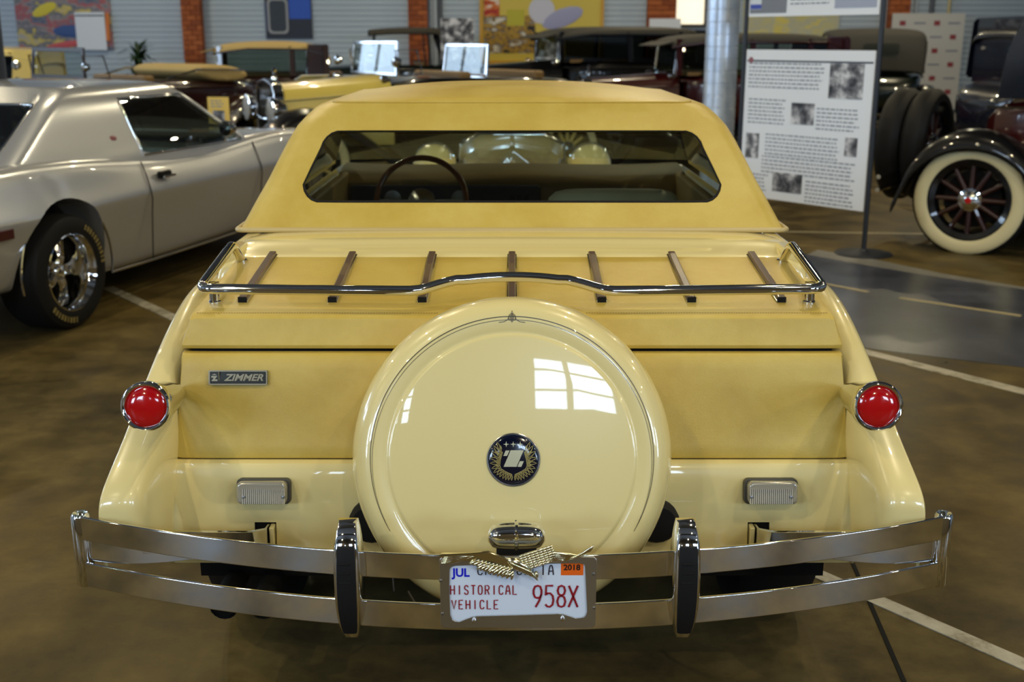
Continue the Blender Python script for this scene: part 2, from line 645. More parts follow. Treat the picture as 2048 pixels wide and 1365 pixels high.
# wall behind the camera, with openings for the inferred and the added windows
wf = MB()
xs = sorted({X0, X1} | {round(w[0] + s * w[2] / 2, 4) for w in WINS for s in (-1, 1)})
zs = sorted({0.0, ZC} | {round(w[1] + s * w[3] / 2, 4) for w in WINS for s in (-1, 1)})
for i in range(len(xs) - 1):
    for j in range(len(zs) - 1):
        cx, cz = (xs[i] + xs[i + 1]) / 2, (zs[j] + zs[j + 1]) / 2
        if any(abs(cx - w[0]) < w[2] / 2 and abs(cz - w[1]) < w[3] / 2 for w in WINS):
            continue
        wf.box((cx, Y0 - .1, cz), (xs[i + 1] - xs[i], .2, zs[j + 1] - zs[j]))
struct(wf.build('wall_front', mat('warm_front_wall', rgb(96, 84, 62), 0.7)))
WINF = mat('window_frame_grey', rgb(70, 66, 60), 0.5)
for k, (wx, wz, ww, wh) in enumerate(WINS):  # the four widest are made-up windows that bring in more daylight
    w = MB().bridge(rrect(ww + .1, wh + .1, .01, 1), rrect(ww - .06, wh - .06, .01, 1), at_rear(wx, Y0 + .03, wz) @ Matrix.Rotation(PI, 4, 'Y'), -.04, .04)
    w = struct(w.build('window_%d' % (k + 1), WINF))
    for f in (-.12,):
        MB().box((wx + f * ww, Y0 + .09, wz), (.09, .03, wh)).build('mullion', WINF, w)
    for f in (-.17, .17):
        MB().box((wx, Y0 + .09, wz + f * wh), (ww, .03, .025)).build('glazing_bar', WINF, w)
for k, (wy, wz, ww, wh) in enumerate(LWINS):
    Mw = Matrix.Translation((X0 + .03, wy, wz)) @ Matrix.Rotation(R(90), 4, 'Z') @ Matrix.Rotation(R(90), 4, 'X')
    w = struct(MB().bridge(rrect(ww + .1, wh + .1, .01, 1), rrect(ww - .06, wh - .06, .01, 1), Mw, -.04, .04).build('window_%d' % (k + 10), WINF))
    for f in (-.25, 0, .25):
        MB().box((X0 + .06, wy + f * ww, wz), (.03, .05, wh)).build('mullion', WINF, w)
    MB().box((X0 + .06, wy, wz), (.03, ww, .04)).build('glazing_bar', WINF, w)
struct(MB().box(((X0 + X1) / 2, (Y0 + Y1) / 2, ZC + .1), (X1 - X0, Y1 - Y0, .2)).build('ceiling', CEILM))
for k, y in enumerate((-4, -.5, 3, 6.5, 10, 13.5)):
    struct(MB().box(((X0 + X1) / 2, y, ZC - .2), (X1 - X0, .16, .4)).build('trim_%d' % (k + 1), mat('roof_beam', rgb(60, 62, 66), 0.6)))

# ---------------------------------------------------------------- ceiling lamps (the hall's own lights)
LAMPB = mat('lamp_housing', (0.02, 0.02, 0.02, 1), 0.4)
lamp_spots = []
for iy, y in enumerate((-5.2, -2.6, 0.9, 4.2, 7.6, 11.0, 14.4, 18.2)):
    for ix, x in enumerate((-7.6, -2.9, 1.7, 6.4)):
        lamp_spots.append((x + (0.7 if iy % 2 else -0.3) + random.uniform(-.3, .3), y + random.uniform(-.3, .3)))
ld = bpy.data.lights.new('lamp_bulb', 'SPOT')
ld.energy = 122
ld.color = WARM
ld.spot_size = R(165)
ld.spot_blend = 0.5
ld.shadow_soft_size = 0.045
can = MB().lathe([(.02, .34), (.085, .32), (.10, .20), (.11, 0), (.10, 0), (.085, .18), (.02, .2)], n=16).mesh('housing')
rod = MB().tube([(0, 0, .3), (0, 0, 1.12)], .012, 6).mesh('rod')
where = {0: 'above the entrance behind the camera', 1: 'above the entrance behind the camera'}
for k, (x, y) in enumerate(lamp_spots):
    t = thing('ceiling_lamp', 'black can lamp hanging from the hall ceiling above the cars', 'lamp', (x, y, 4.88), 0, 'can lamps under the hall ceiling')
    link('housing', can, LAMPB, t)
    link('rod', rod, LAMPB, t)
    b = bpy.data.objects.new('lamp_bulb', ld)
    b.parent = t
    b.location = (0, 0, -.01)
    COL.objects.link(b)

# ---------------------------------------------------------------- the cream neoclassic car
car = thing('neoclassic_car', 'cream neoclassic coupe with tan vinyl top and round spare wheel cover, seen from behind', 'car', (0, 2.4, 0), 0, world_parts=True)


def mirror_x(rows):
    return [[(-p[0], p[1], p[2]) for p in r] for r in rows]


# --- fenders
def fender_rows():
    # y, crown z
    spine = [(.147, .505), (.148, .575), (.155, .610), (.19, .640), (.295, .704), (.42, .775), (.55, .842), (.69, .897), (.82, .925), (.95, .93), (1.1, .91), (1.25, .86), (1.4, .77), (1.55, .64), (1.7, .50), (1.9, .40), (2.2, .36), (2.6, .35)]
    rows = []
    for y, z in spine:
        k = max(0.0, min(1.0, (.42 - y) / .33))           # 0 forward .. 1 at the tail
        wide = .0 if y < 1.6 else .02
        side = z - .22 + .15 * k
        q_ = max(0.0, min(1.0, (.62 - y) / .40))         # crisp flat outer edge towards the tail
        o_ = .872 + wide - .008 * q_ + .018 * max(0.0, min(1.0, (.32 - y) / .16))
        row = [(.775, y + .22 * k, z - .16 * k - .13 * (1 - k)), (.778, y + .10 * k, z - .04 - .03 * k), (.790, y + .03 * k, z - .012), (.815, y, z), (.842 + .022 * q_, y, z - .004 + .002 * q_), (o_ - .010 + .006 * q_, y, z - .028 + .022 * q_), (o_ - .002 + .002 * q_, y, z - .075 + .058 * q_), (o_, y + .01, max(side, .32) if y < 1.6 else z - .08)]
        rows.append(row)
    return rows


fr = fender_rows()
for rows in (mirror_x(fr), fr):
    MB().grid(rows).build('rear_fender', CREAM, car, sub=2, ang=180, solid=.012)

# --- lower rear panel with the two bumper iron slots
prof = [(.41, .606), (.385, .6065), (.372, .603), (.364, .592), (.357, .56), (.352, .52), (.345, .468), (.338, .420), (.333, .385), (.345, .365), (.40, .355)]
hx = [-.792, -.785, -.66, -.598, -.547, -.42, -.2, 0, .2, .42, .547, .598, .66, .785, .792]
lp = MB()
base = [[(x, y + .004 * abs(x) ** 2, z) for x in hx] for y, z in prof]
m_ = len(hx)
fs = []
for i in range(len(prof) - 1):
    for j in range(m_ - 1):
        if i in (6, 7) and j in (3, 10):
            continue
        fs.append((i * m_ + j, i * m_ + j + 1, (i + 1) * m_ + j + 1, (i + 1) * m_ + j))
lp.add([p for r in base for p in r], fs)
lp.build('rear_lower_panel', CREAM, car, solid=.01)

# --- underbody, floor, side walls, hood (all cream body shell pieces seen around or through the cabin)
MB().box((0, 1.9, .40), (1.48, 3.0, .16)).box((0, .62, .45), (1.50, .42, .30)).box((-.60, 2.2, .62), (.05, 1.6, .3)).build('underbody', DARK, car)
for s in (-1, 1):
    bs = MB().loft([[(s * .795, y, .42), (s * .812, y, .72), (s * .806, y, .93), (s * .79, y, .995), (s * .74, y, 1.0), (s * .74, y, .42)] for y in (.95, 1.3, 1.8, 2.4, 3.15)])
    bs.build('body_side', CREAM, car, bevel=.01)
deck = [(.935, .950), (.938, .972), (.950, .983), (.985, .990), (1.03, .997), (1.052, 1.006), (1.075, 1.011), (1.15, 1.010), (1.22, 1.006), (1.27, 1.003), (1.45, 1.003)]
dx = [(-.815, -.13), (-.808, -.055), (-.785, -.016), (-.74, -.003), (-.4, 0), (0, .002), (.4, 0), (.74, -.003), (.785, -.016), (.808, -.055), (.815, -.13)]
MB().grid([[(x, y, z + dz) for x, dz in dx] for y, z in deck]).build('rear_deck', CREAM, car, sub=1, ang=180)
hood = []
for y, w, z in ((3.1, .66, .965), (3.3, .50, .965), (3.8, .40, .955), (4.4, .34, .945), (4.9, .30, .935), (5.0, .29, .91)):
    hood.append([(-w - .05, y, .5), (-w, y, z - .12), (-w * .75, y, z - .03), (-w * .06, y, z + .005), (0, y, z + .02), (w * .06, y, z + .005), (w * .75, y, z - .03), (w, y, z - .12), (w + .05, y, .5)])
MB().grid(hood).build('hood', CREAM, car, ang=50)
MB().prism([(-.34, .30), (.34, .30), (.33, .93), (.2, 1.0), (-.2, 1.0), (-.33, .93)], at_rear(0, 5.12, 0), 0, .14).build('radiator_shell', CHROME, car, bevel=.02)
for s in (-1, 1):
    hl = MB().lathe([(.003, -.12), (.055, -.105), (.10, -.05), (.122, .02), (.125, .10), (.118, .11), (.0, .115)], MT((s * .465, 4.62, .83), R(-90), 0, 0), n=24).build('headlight', CREAM, car, ang=60)
    MB().lathe([(.119, .095), (.131, .10), (.131, .115), (.117, .12)], MT((s * .465, 4.62, .83), R(-90), 0, 0), n=24).build('rim', CHROME, hl)
    MB().tube([(s * .465, 4.66, .42), (s * .465, 4.66, .74)], .02, 8).build('headlight_stem', CHROME, car)
    fe = []
    for y, z in ((2.6, .35), (2.9, .38), (3.2, .50), (3.5, .66), (3.8, .76), (4.1, .80), (4.4, .78), (4.7, .68), (4.95, .50), (5.05, .36)):
        fe.append([(s * .42, y, z - .04), (s * .6, y, z - .004), (s * .76, y, z), (s * .86, y, z - .03), (s * .89, y, z - .12)])
    MB().grid(fe).build('front_fender', CREAM, car, sub=1, ang=180, solid=.012)


# --- wheels of the cream car
def wheel_at(parent, x, y, r, w, name='wheel', hub=CHROME, ww=False):
    t = bpy.data.objects.new(name, MB().lathe([(r * .62, -w / 2), (r * .80, -w * .52), (r * .95, -w * .46), (r, -w * .32), (r, w * .32), (r * .95, w * .46), (r * .80, w * .52), (r * .62, w / 2)], Matrix.Rotation(R(90), 4, 'Y'), n=36).mesh('tyre'))
    t.data.materials.append(BLACK)
    COL.objects.link(t)
    t.parent = parent
    w_ = parent.get('_w')
    if w_ is not None:
        t.matrix_parent_inverse = Matrix.Translation(-Vector(w_))
    t.location = (x, y, r)
    s = 1 if x > 0 else -1
    link('wheel_disc', MB().lathe([(.0, .3 * w), (r * .16, .3 * w), (r * .2, .1 * w), (r * .5, .12 * w), (r * .6, .4 * w), (r * .63, .5 * w)], Matrix.Rotation(R(90 * s), 4, 'Y'), n=36).mesh('wheel_disc'), hub, t)
    if ww:
        link('whitewall', MB().lathe([(r * .66, .515 * w), (r * .72, .535 * w), (r * .82, .525 * w), (r * .87, .49 * w)], Matrix.Rotation(R(90 * s), 4, 'Y'), n=36).mesh('whitewall'), WHITEWALL, t)
    return t


for x, y in ((-.70, .92), (.70, .92), (-.72, 4.25), (.72, 4.25)):
    wheel_at(car, x, y, .345, .215)
for x in (-.665, -.575):
    MB().tube([(x, .62, .296), (x, .33, .292), (x, .28, .284)], [.026, .028, .032], 16, False).tube([(x, .62, .296), (x, .33, .292), (x, .282, .285)], [.020, .023, .027], 16, False).build('exhaust_pipe', DARK, car)
MB().lathe([(.05, 0), (.052, .02), (.043, .035)], MT((-.322, .335, .482), R(90)), n=20, cap=True).build('rubber_plug', BLACK, car)
MB().lathe([(.05, 0), (.052, .02), (.043, .035)], MT((.332, .335, .482), R(90)), n=20, cap=True).build('rubber_plug', BLACK, car)

# --- vinyl trunk
lidp = [(.94, .90), (.945, .965), (.938, .981), (.92, .984), (.80, .969), (.62, .947), (.525, .9365), (.497, .932), (.482, .922), (.477, .905), (.470, .88), (.462, .862), (.466, .853), (.50, .850), (.70, .85)]
lx = [(-1, .0, -.012), (-.995, .45, -.004), (-.97, .85, 0), (-.9, 1, 0), (-.5, 1, 0), (0, 1, 0), (.5, 1, 0), (.9, 1, 0), (.97, .85, 0), (.995, .45, -.004), (1, 0, -.012)]
rows = []
for y, z in lidp:
    hw = .756 + (.93 - z) * .22
    top = z > .9
    rows.append([(hw * fx, y + (.006 * (1 - b) if y < .5 else (-.004 * (1 - b))), z + (c if top else 0)) for fx, b, c in lx])
lid = MB().grid(rows)
n_ = len(lx)
lid.f.append(tuple(i * n_ for i in range(len(lidp))))
lid.f.append(tuple(i * n_ + n_ - 1 for i in range(len(lidp)))[::-1])
lid = lid.build('trunk_lid', VINYL, car, bevel=.006, ang=50)
tag(lid, 'tan padded vinyl trunk lid')
st = MB()
for k in range(240):
    x = -.735 + 1.47 * k / 239
    if abs(x) < .17:
        continue
    st.box((x, .492, .9325), (.0042, .0012, .0012))
st.build('stitching', mat('tan_thread', rgb(150, 122, 62), 0.7), lid)

vp = [(.47, .846), (.455, .8445), (.448, .838), (.440, .81), (.425, .75), (.408, .68), (.398, .64), (.390, .617), (.391, .609), (.40, .606)]
rows = []
for y, z in vp:
    hw = .770 + (.846 - z) * .075
    rows.append([(hw * fx, y + .010 * (1 - b), z) for fx, b, c in lx])
pnl = MB().grid(rows)
pnl.f.append(tuple(i * n_ for i in range(len(vp))))
pnl.f.append(tuple(i * n_ + n_ - 1 for i in range(len(vp)))[::-1])
pnl = pnl.build('trunk_panel', VINYL, car, bevel=.004, ang=50)
tag(pnl, 'tan padded vinyl panel under the trunk lid')
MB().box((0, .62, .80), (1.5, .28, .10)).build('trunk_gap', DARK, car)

# --- name plate
npm = at_rear(-.634, .4325, .793, -15)
npm = Matrix.Translation((-.634, .4315, .793)) @ Matrix.Rotation(R(90 - 15), 4, 'X')
npl = MB().prism(rrect(.136, .034, .003, 2), npm, -.002, .005).build('name_plate', mat('black_nameplate', (0.012, 0.014, 0.010, 1), 0.35), car, bevel=.001)
tag(npl, 'black name plate with raised silver lettering')
NPS = mat('nameplate_silver', rgb(158, 150, 128), 0.35, 0.6)
MB().bridge(rrect(.136, .034, .003, 3), rrect(.130, .028, .002, 3), npm, .005, .0065).box(npm @ Vector((-.0435, 0, .006)), (.0022, .0012, .028)).build('border', NPS, npl)
put_text('lettering', 'ZIMMER', .0215, npm @ Matrix.Translation((.013, -.0005, .0058)), NPS, npl, depth=.0006, bold=.0006, shear=.32, sx=1.16)
MB().prism([(-.007, .004), (.007, .004), (.001, -.004), (.007, -.004), (.007, -.008), (-.007, -.008), (-.001, 0), (-.007, 0)], npm @ Matrix.Translation((-.0545, 0, 0)), .005, .0062).prism([(-.006, .006), (0, .009), (.006, .006)], npm @ Matrix.Translation((-.0545, 0, 0)), .005, .0062).build('crest', NPS, npl)

# --- luggage rack
rk = MB()


def deck_z(y):
    return .93 + .117 * (y - .475)


def arc_pts(pts, rad=.03, n=5):
    """round the corners of a polyline"""
    out = [Vector(pts[0])]
    for i in range(1, len(pts) - 1):
        p, a, b = Vector(pts[i]), Vector(pts[i - 1]), Vector(pts[i + 1])
        r = min(rad, (a - p).length * .45, (b - p).length * .45)
        s, e = p + (a - p).normalized() * r, p + (b - p).normalized() * r
        for k in range(n + 1):
            t = k / n
            out.append(s.lerp(p, t).lerp(p.lerp(e, t), t))
    out.append(Vector(pts[-1]))
    return out


H = .052
half = [(.722, .895, deck_z(.895) - .005), (.735, .862, deck_z(.86) + H + .004), (.735, .70, deck_z(.7) + H), (.733, .517, deck_z(.517) + H - .002), (.50, .512, deck_z(.51) + H - .003), (.255, .505, deck_z(.505) + H - .003)]
left = arc_pts([(-p[0], p[1], p[2]) for p in half[:5]], .035)
left = left[:-1] + [Vector((-.50, .512, deck_z(.51) + H - .003))]
mid = []
for k in range(0, 25):
    x = -.26 + .52 * k / 24
    t = max(0.0, 1 - (abs(x) / .235) ** 2)
    t = t * t * (3 - 2 * t) if abs(x) > .12 else t
    mid.append(Vector((x, .505 + .035 * t, deck_z(.505) + H - .003 + .026 * t)))
right = [Vector((-p.x, p.y, p.z)) for p in reversed(left)]
rack = MB().tube(left + mid + right, .0125, 14).build('luggage_rail', CHROME, car, ang=60)
tag(rack, 'chrome luggage rail curving up over the spare wheel')
for s in (-1, 1):
    MB().lathe([(.015, -.004), (.015, .004), (.0125, .007), (.0122, .05)], MT((s * .712, .565, deck_z(.565))), n=16, cap=True).build('rail_post', CHROME, car)
    MB().lathe([(.016, -.004), (.016, .003), (.0125, .006)], MT((s * .722, .895, deck_z(.895))), n=16, cap=True).build('rail_foot', CHROME, car)
sl_w = MB().box((0, 0, .0085), (.019, .372, .012)).mesh('luggage_slat')
sl_c = MB().box((0, 0, .003), (.025, .376, .005)).mesh('edge_strip')
sl_e = MB().box((0, -.187, .007), (.021, .004, .013)).mesh('end_cap')
for k in range(7):
    x = (k - 3) * .2155
    y0, y1 = .565, .94
    s = link('luggage_slat', sl_w, WOOD, car, bevel=.003)
    s.location = (x, (y0 + y1) / 2, deck_z((y0 + y1) / 2))
    s.rotation_euler = (math.atan(.117), 0, 0)
    c = link('edge_strip', sl_c, CHROME, s, bevel=.001)
    e = link('end_cap', sl_e, BLACK, s)

# --- belt moulding and vinyl roof
MB().tube(arc_pts([(-.818, 1.60, 1.006), (-.816, 1.245, 1.006), (-.80, 1.222, 1.008), (.80, 1.222, 1.008), (.816, 1.245, 1.006), (.818, 1.60, 1.006)], .02), .0075, 10).build('belt_moulding', TRIMBEIGE, car, ang=60)
WZ = [(1.0, .815), (1.03, .800), (1.08, .776), (1.14, .746), (1.20, .720), (1.25, .697), (1.29, .675), (1.32, .652), (1.340, .630), (1.352, .612), (1.36, .590)]


def yr(z):
    return 1.228 + (z - 1.0) * .87


def yf(z):
    return 3.15 - (z - 1.0) * 1.75


slices = []
NC = 6
for z, w in WZ:
    rad = .055 + (.03 if z > 1.3 else 0)
    r_ = []
    for y in (0.0, .06, .30, .62, .70, .86, .93, 1.0):
        r_.append((w, yf(z) + (yr(z) + rad - yf(z)) * y, z))
    for k in range(1, NC + 1):
        a = R(90 * k / NC)
        r_.append((w - rad + rad * math.cos(a), yr(z) + rad - rad * math.sin(a), z))
    slices.append(r_)
ro = MB()
n = len(slices[0])
for sgn in (-1, 1):
    vs = [(sgn * p[0], p[1], p[2]) for r_ in slices for p in r_]
    fs = []
    for i in range(len(slices) - 1):
        for j in range(n - 1):
            if 1 <= i <= 6 and j in (1, 2):          # door glass opening
                continue
            fs.append((i * n + j, i * n + j + 1, (i + 1) * n + j + 1, (i + 1) * n + j))
    ro.add(vs, fs)
# rear face: ring between the outline and the rounded window opening
outl = [Vector((-slices[i][-1][0], slices[i][-1][1], slices[i][-1][2])) for i in range(len(slices))]
xt = slices[-1][-1][0]
yt, zt = slices[-1][-1][1], slices[-1][-1][2]
NT = 16
top = [Vector((-xt + 2 * xt * k / NT, yt, zt)) for k in range(1, NT)]
outr = [Vector((-p.x, p.y, p.z)) for p in reversed(outl)]
xb = slices[0][-1][0]
bot = [Vector((xb - 2 * xb * k / NT, slices[0][-1][1], 1.0)) for k in range(1, NT)]
outer = outl + top + outr + bot


def win_loop(inset, count_side, nt):
    """rounded trapezoid in the plane of the rear face, same number of points as the outline"""
    zb, ztp, wb, wt, rr = 1.078 + inset, 1.279 - inset, .634 - inset, .590 - inset, .058
    L = []

    def P(x, z):
        return Vector((x, 1.228 + (z - 1.0) * .87, z))
    nc = 5
    side = count_side - 2 * nc
    for k in range(nc):
        a = R(270 - 90 * (k + .5) / nc)
        L.append(P(-wb + rr + rr * math.cos(a), zb + rr + rr * math.sin(a)))
    for k in range(side):
        t = (k + .5) / side
        L.append(P(-(wb + (wt - wb) * t), zb + rr + (ztp - zb - 2 * rr) * t))
    for k in range(nc):
        a = R(180 - 90 * (k + .5) / nc)
        L.append(P(-wt + rr + rr * math.cos(a), ztp - rr + rr * math.sin(a)))
    for k in range(1, nt):
        L.append(P(-(wt - rr) + 2 * (wt - rr) * k / nt, ztp))
    for p in reversed(L[:count_side]):
        L.append(Vector((-p.x, p.y, p.z)))
    for k in range(1, nt):
        L.append(P((wb - rr) - 2 * (wb - rr) * k / nt, zb))
    return L


inner = win_loop(0, len(outl), NT)
ro.grid([outer, [o_.lerp(i_, .5) for o_, i_ in zip(outer, inner)], inner, [p + Vector((0, .02, -.008)) for p in inner]], closed=True)
# roof cap: every row starts and ends on a point of the top slice
cap = []
ncap = 16
y_end = slices[-1][0][1]
for (xw, y, z_) in reversed(slices[-1]):
    t = (y - yt) / (y_end - yt)
    g = min(1.0, t / .30)
    g = g * (2 - g)
    row = []
    for k in range(ncap + 1):
        x = -1 + 2 * k / ncap
        sh = 1 - abs(x) ** 2.6
        row.append((x * xw, y, 1.36 + (.008 * min(1, t / .03) + .036 * g - .03 * max(0, (t - .75) / .25) ** 2) * sh))
    cap.append(row)
ro.grid(cap)
rsl = MB().tube([Vector((-p[0], p[1], p[2] + .001)) for p in slices[-1][10:]] + [Vector((-xt + 2 * xt * k / NT, yt, zt + .001)) for k in range(1, NT)] + [Vector((p[0], p[1], p[2] + .001)) for p in reversed(slices[-1][10:])], .0035, 6)
roof = ro.build('vinyl_roof', VINYL, car, weld=.0005, ang=32)
tag(roof, 'tan vinyl covered roof')
rsl.build('roof_welt', VINYL, roof, ang=180)
# gasket and glass
gl = MB()
g_loop = [p + Vector((0, .014, -.002)) for p in win_loop(.004, len(outl), NT)]
gl.add([p for p in g_loop], [tuple(range(len(g_loop)))])
gl.build('rear_window', GLASS, car, ang=180)
MB().tube([p + Vector((0, .008, 0)) for p in win_loop(.0015, len(outl), NT)], .0042, 8, closed=True).build('window_gasket', BLACK, car, ang=180)
# windscreen
def wsp(z, w):
    return (w, yf(z) + .01, z)
MB().grid([[(-.80, yf(1.02), 1.02), (-.4, yf(1.02) + .06, 1.02), (0, yf(1.02) + .08, 1.02), (.4, yf(1.02) + .06, 1.02), (.80, yf(1.02), 1.02)],
           [(-.60, yf(1.36), 1.36), (-.3, yf(1.36) + .05, 1.37), (0, yf(1.36) + .07, 1.38), (.3, yf(1.36) + .05, 1.37), (.60, yf(1.36), 1.36)]]).build('windscreen', CLEARG, car, ang=180)
for s in (-1, 1):
    MB().grid([[(s * .79, 3.05, 1.03), (s * .795, 2.2, 1.03), (s * .795, 1.7, 1.03)], [(s * .66, 2.63, 1.31), (s * .66, 2.2, 1.31), (s * .66, 1.85, 1.31)]]).build('side_window', DARKG, car, ang=180)

# --- cabin interior
MB().box((0, 2.0, .50), (1.46, 2.2, .06)).build('cabin_floor', mat('brown_carpet', rgb(70, 52, 30), .9), car)
MB().box((0, 1.38, .955), (1.44, .34, .03)).build('parcel_shelf', mat('tan_shelf', rgb(120, 96, 48), .8), car)
for s in (-1, 1):
    MB().box((s * .715, 2.1, .80), (.03, 1.7, .40)).build('door_card', mat('tan_trim', rgb(150, 122, 62), .6), car, bevel=.01)
dp = [(2.72, .80), (2.70, .93), (2.72, .985), (2.80, 1.012), (3.0, 1.02), (3.12, 1.01), (3.12, .75)]
rows = [[(x * .74, y - .03 * math.cos(x * 3), z + (.006 * math.cos(x * 5) if z > .95 else 0)) for x in (-1, -.8, -.6, -.4, -.2, 0, .2, .4, .6, .8, 1)] for y, z in dp]
dash = MB().grid(rows).build('dashboard', mat('tan_dash', rgb(112, 88, 38), .5), car, sub=1, ang=180)
dpz = MB().box((-.28, 2.665, .90), (.80, .02, .12)).build('instrument_panel', DASHBLUE, dash, bevel=.01)
for k in range(3):
    MB().box((.0 + k * .03, 2.652, .89), (.022, .006, .06)).build('switch', BLACK, dash)
for x in (-.50, -.36, -.22):
    MB().lathe([(.034, 0), (.036, .006), (.03, .008)], at_rear(x, 2.655, .905), n=20, cap=True).build('gauge', STEEL, dash)
sw = thing_ = MB()
cM = Matrix.Translation((-.368, 2.50, .915)) @ Matrix.Rotation(R(90 - 22), 4, 'X')
sw.tube([cM @ Vector((.182 * math.cos(2 * PI * k / 40), .182 * math.sin(2 * PI * k / 40), 0)) for k in range(40)], .0125, 10, closed=True)
swo = sw.build('steering_wheel', BROWNWOOD, car, ang=180)
sp = MB()
for a in (0, 180, 270):
    sp.tube([cM @ Vector((0, 0, -.02)), cM @ Vector((.17 * math.cos(R(a)), .17 * math.sin(R(a)), 0))], .010, 8)
sp.lathe([(.05, -.03), (.055, 0), (.03, .015), (.001, .018)], cM, n=20)
sp.tube([cM @ Vector((0, 0, -.02)), cM @ Vector((0, 0, -.30))], .02, 10)
sp.build('wheel_hub', BRUSHED, swo)
for sx, top_z in ((-.36, .80), (.36, 1.045)):
    seat = MB()
    seat.loft([[(sx + a * w, y0 + b * d, z) for a, b in ((-1, -.5), (-.8, -1), (.8, -1), (1, -.5), (1, .5), (.8, 1), (-.8, 1), (-1, .5))] for z, w, y0, d in ((.56, .25, 2.02, .10), (top_z - .10, .25, 1.93, .085), (top_z - .03, .235, 1.915, .075), (top_z, .20, 1.91, .04))])
    seat.build('seat_back', CREAMLEATHER, car, sub=1, ang=180)
    MB().box((sx, 2.24, .56), (.5, .52, .14)).build('seat_cushion', CREAMLEATHER, car, bevel=.04, seg=3)
mir = MB().box((0, 2.62, 1.315), (.20, .03, .05)).build('mirror', BLACK, car, bevel=.01)
ye = MB()
ye.tube([(-.02, 2.60, 1.29), (-.012, 2.60, 1.25), (.006, 2.60, 1.235), (-.004, 2.60, 1.20)], .005, 6).tube([(.03, 2.60, 1.29), (.012, 2.60, 1.25), (.0, 2.60, 1.235), (.008, 2.6, 1.21)], .005, 6)
ye.build('ribbon', mat('yellow_ribbon', rgb(200, 175, 30), .6), mir)

# --- spare wheel cover
TILT = 17
cvM = at_rear(0.0, .160, .6985, TILT)
prof = [(.0, .006), (.10, .0055), (.20, .003), (.255, .0008), (.2605, .0004), (.2625, -.0020), (.2660, -.0026), (.2700, -.0014), (.278, -.0002), (.288, .0010), (.300, .001), (.312, -.003), (.324, -.012), (.335, -.027), (.343, -.05), (.347, -.08), (.348, -.12), (.345, -.17), (.340, -.25), (.34, -.31)]
cover = MB().lathe(prof, cvM, n=96).build('spare_wheel_cover', CREAM, car, ang=60)
tag(cover, 'cream round spare wheel cover with dark pinstripes')
pin_ = MB()
for k, (r0, wd) in enumerate(((.2985, .0017), (.2915, .0010))):
    pts_o, pts_i = [], []
    for i in range(121):
        a = R(-31 + (242) * i / 120)
        e = min(1.0, min(i, 120 - i) / 45)
        rr = r0 if k == 0 else r0 + (.2985 - r0) * (1 - e) ** 2
        h = .0022 if rr > .288 else .0022
        ww = wd * (.55 + .45 * e) * 1.0
        if i > 56 and i < 64 and k == 0:
            pass
        pts_o.append(cvM @ Vector(((rr + ww / 2) * math.cos(a), (rr + ww / 2) * math.sin(a), h)))
        pts_i.append(cvM @ Vector(((rr - ww / 2) * math.cos(a), (rr - ww / 2) * math.sin(a), h)))
    pin_.grid([pts_o, pts_i])
pin_.build('pinstripe', PINLINE, cover, ang=180)
fl = MB()


def flat(mb, pts, wd, M=cvM, h=.0025):
    o_, i_ = [], []
    for i, (x, y) in enumerate(pts):
        a, b = pts[max(i - 1, 0)], pts[min(i + 1, len(pts) - 1)]
        d = Vector((b[0] - a[0], b[1] - a[1])).normalized()
        n2 = Vector((-d.y, d.x)) * wd / 2
        o_.append(M @ Vector((x + n2.x, y + n2.y, h)))
        i_.append(M @ Vector((x - n2.x, y - n2.y, h)))
    mb.grid([o_, i_])


for s in (-1, 1):
    flat(fl, [(s * .028, .286), (s * .016, .2875), (s * .009, .292), (s * .006, .300)], .0012)
    flat(fl, [(s * .006, .290), (s * .0075, .296), (s * .005, .303)], .0014)
    flat(fl, [(s * .003, .289), (s * .0035, .298), (s * .002, .306)], .0014)
flat(fl, [(0, .286), (0, .295), (0, .311)], .0018)
fl.build('pinstripe_ornament', PINLINE, cover, ang=180)

# --- round badge on the cover
bdM = cvM @ Matrix.Translation((.003, -.0035, .006))
badge = MB().lathe([(.0, .006), (.03, .0056), (.048, .0042), (.0535, .002), (.0545, -.002)], bdM, n=48).build('badge', NAVY, cover, ang=60)
tag(badge, 'dark blue round badge with silver letter Z between feathered wings')
MB().lathe([(.0535, .002), (.0548, .0032), (.0562, .002), (.0565, -.002)], bdM, n=48).build('rim', BRUSHED, badge)
BS = mat('badge_silver', rgb(200, 192, 158), 0.3, 0.7)
BG = mat('badge_gold', rgb(176, 156, 92), 0.3, 0.75)


def bz(x, y):       # pixel of the badge drawing -> metres on the badge
    return ((x - 836) / 980 * .109, (682 - y) / 980 * .109)


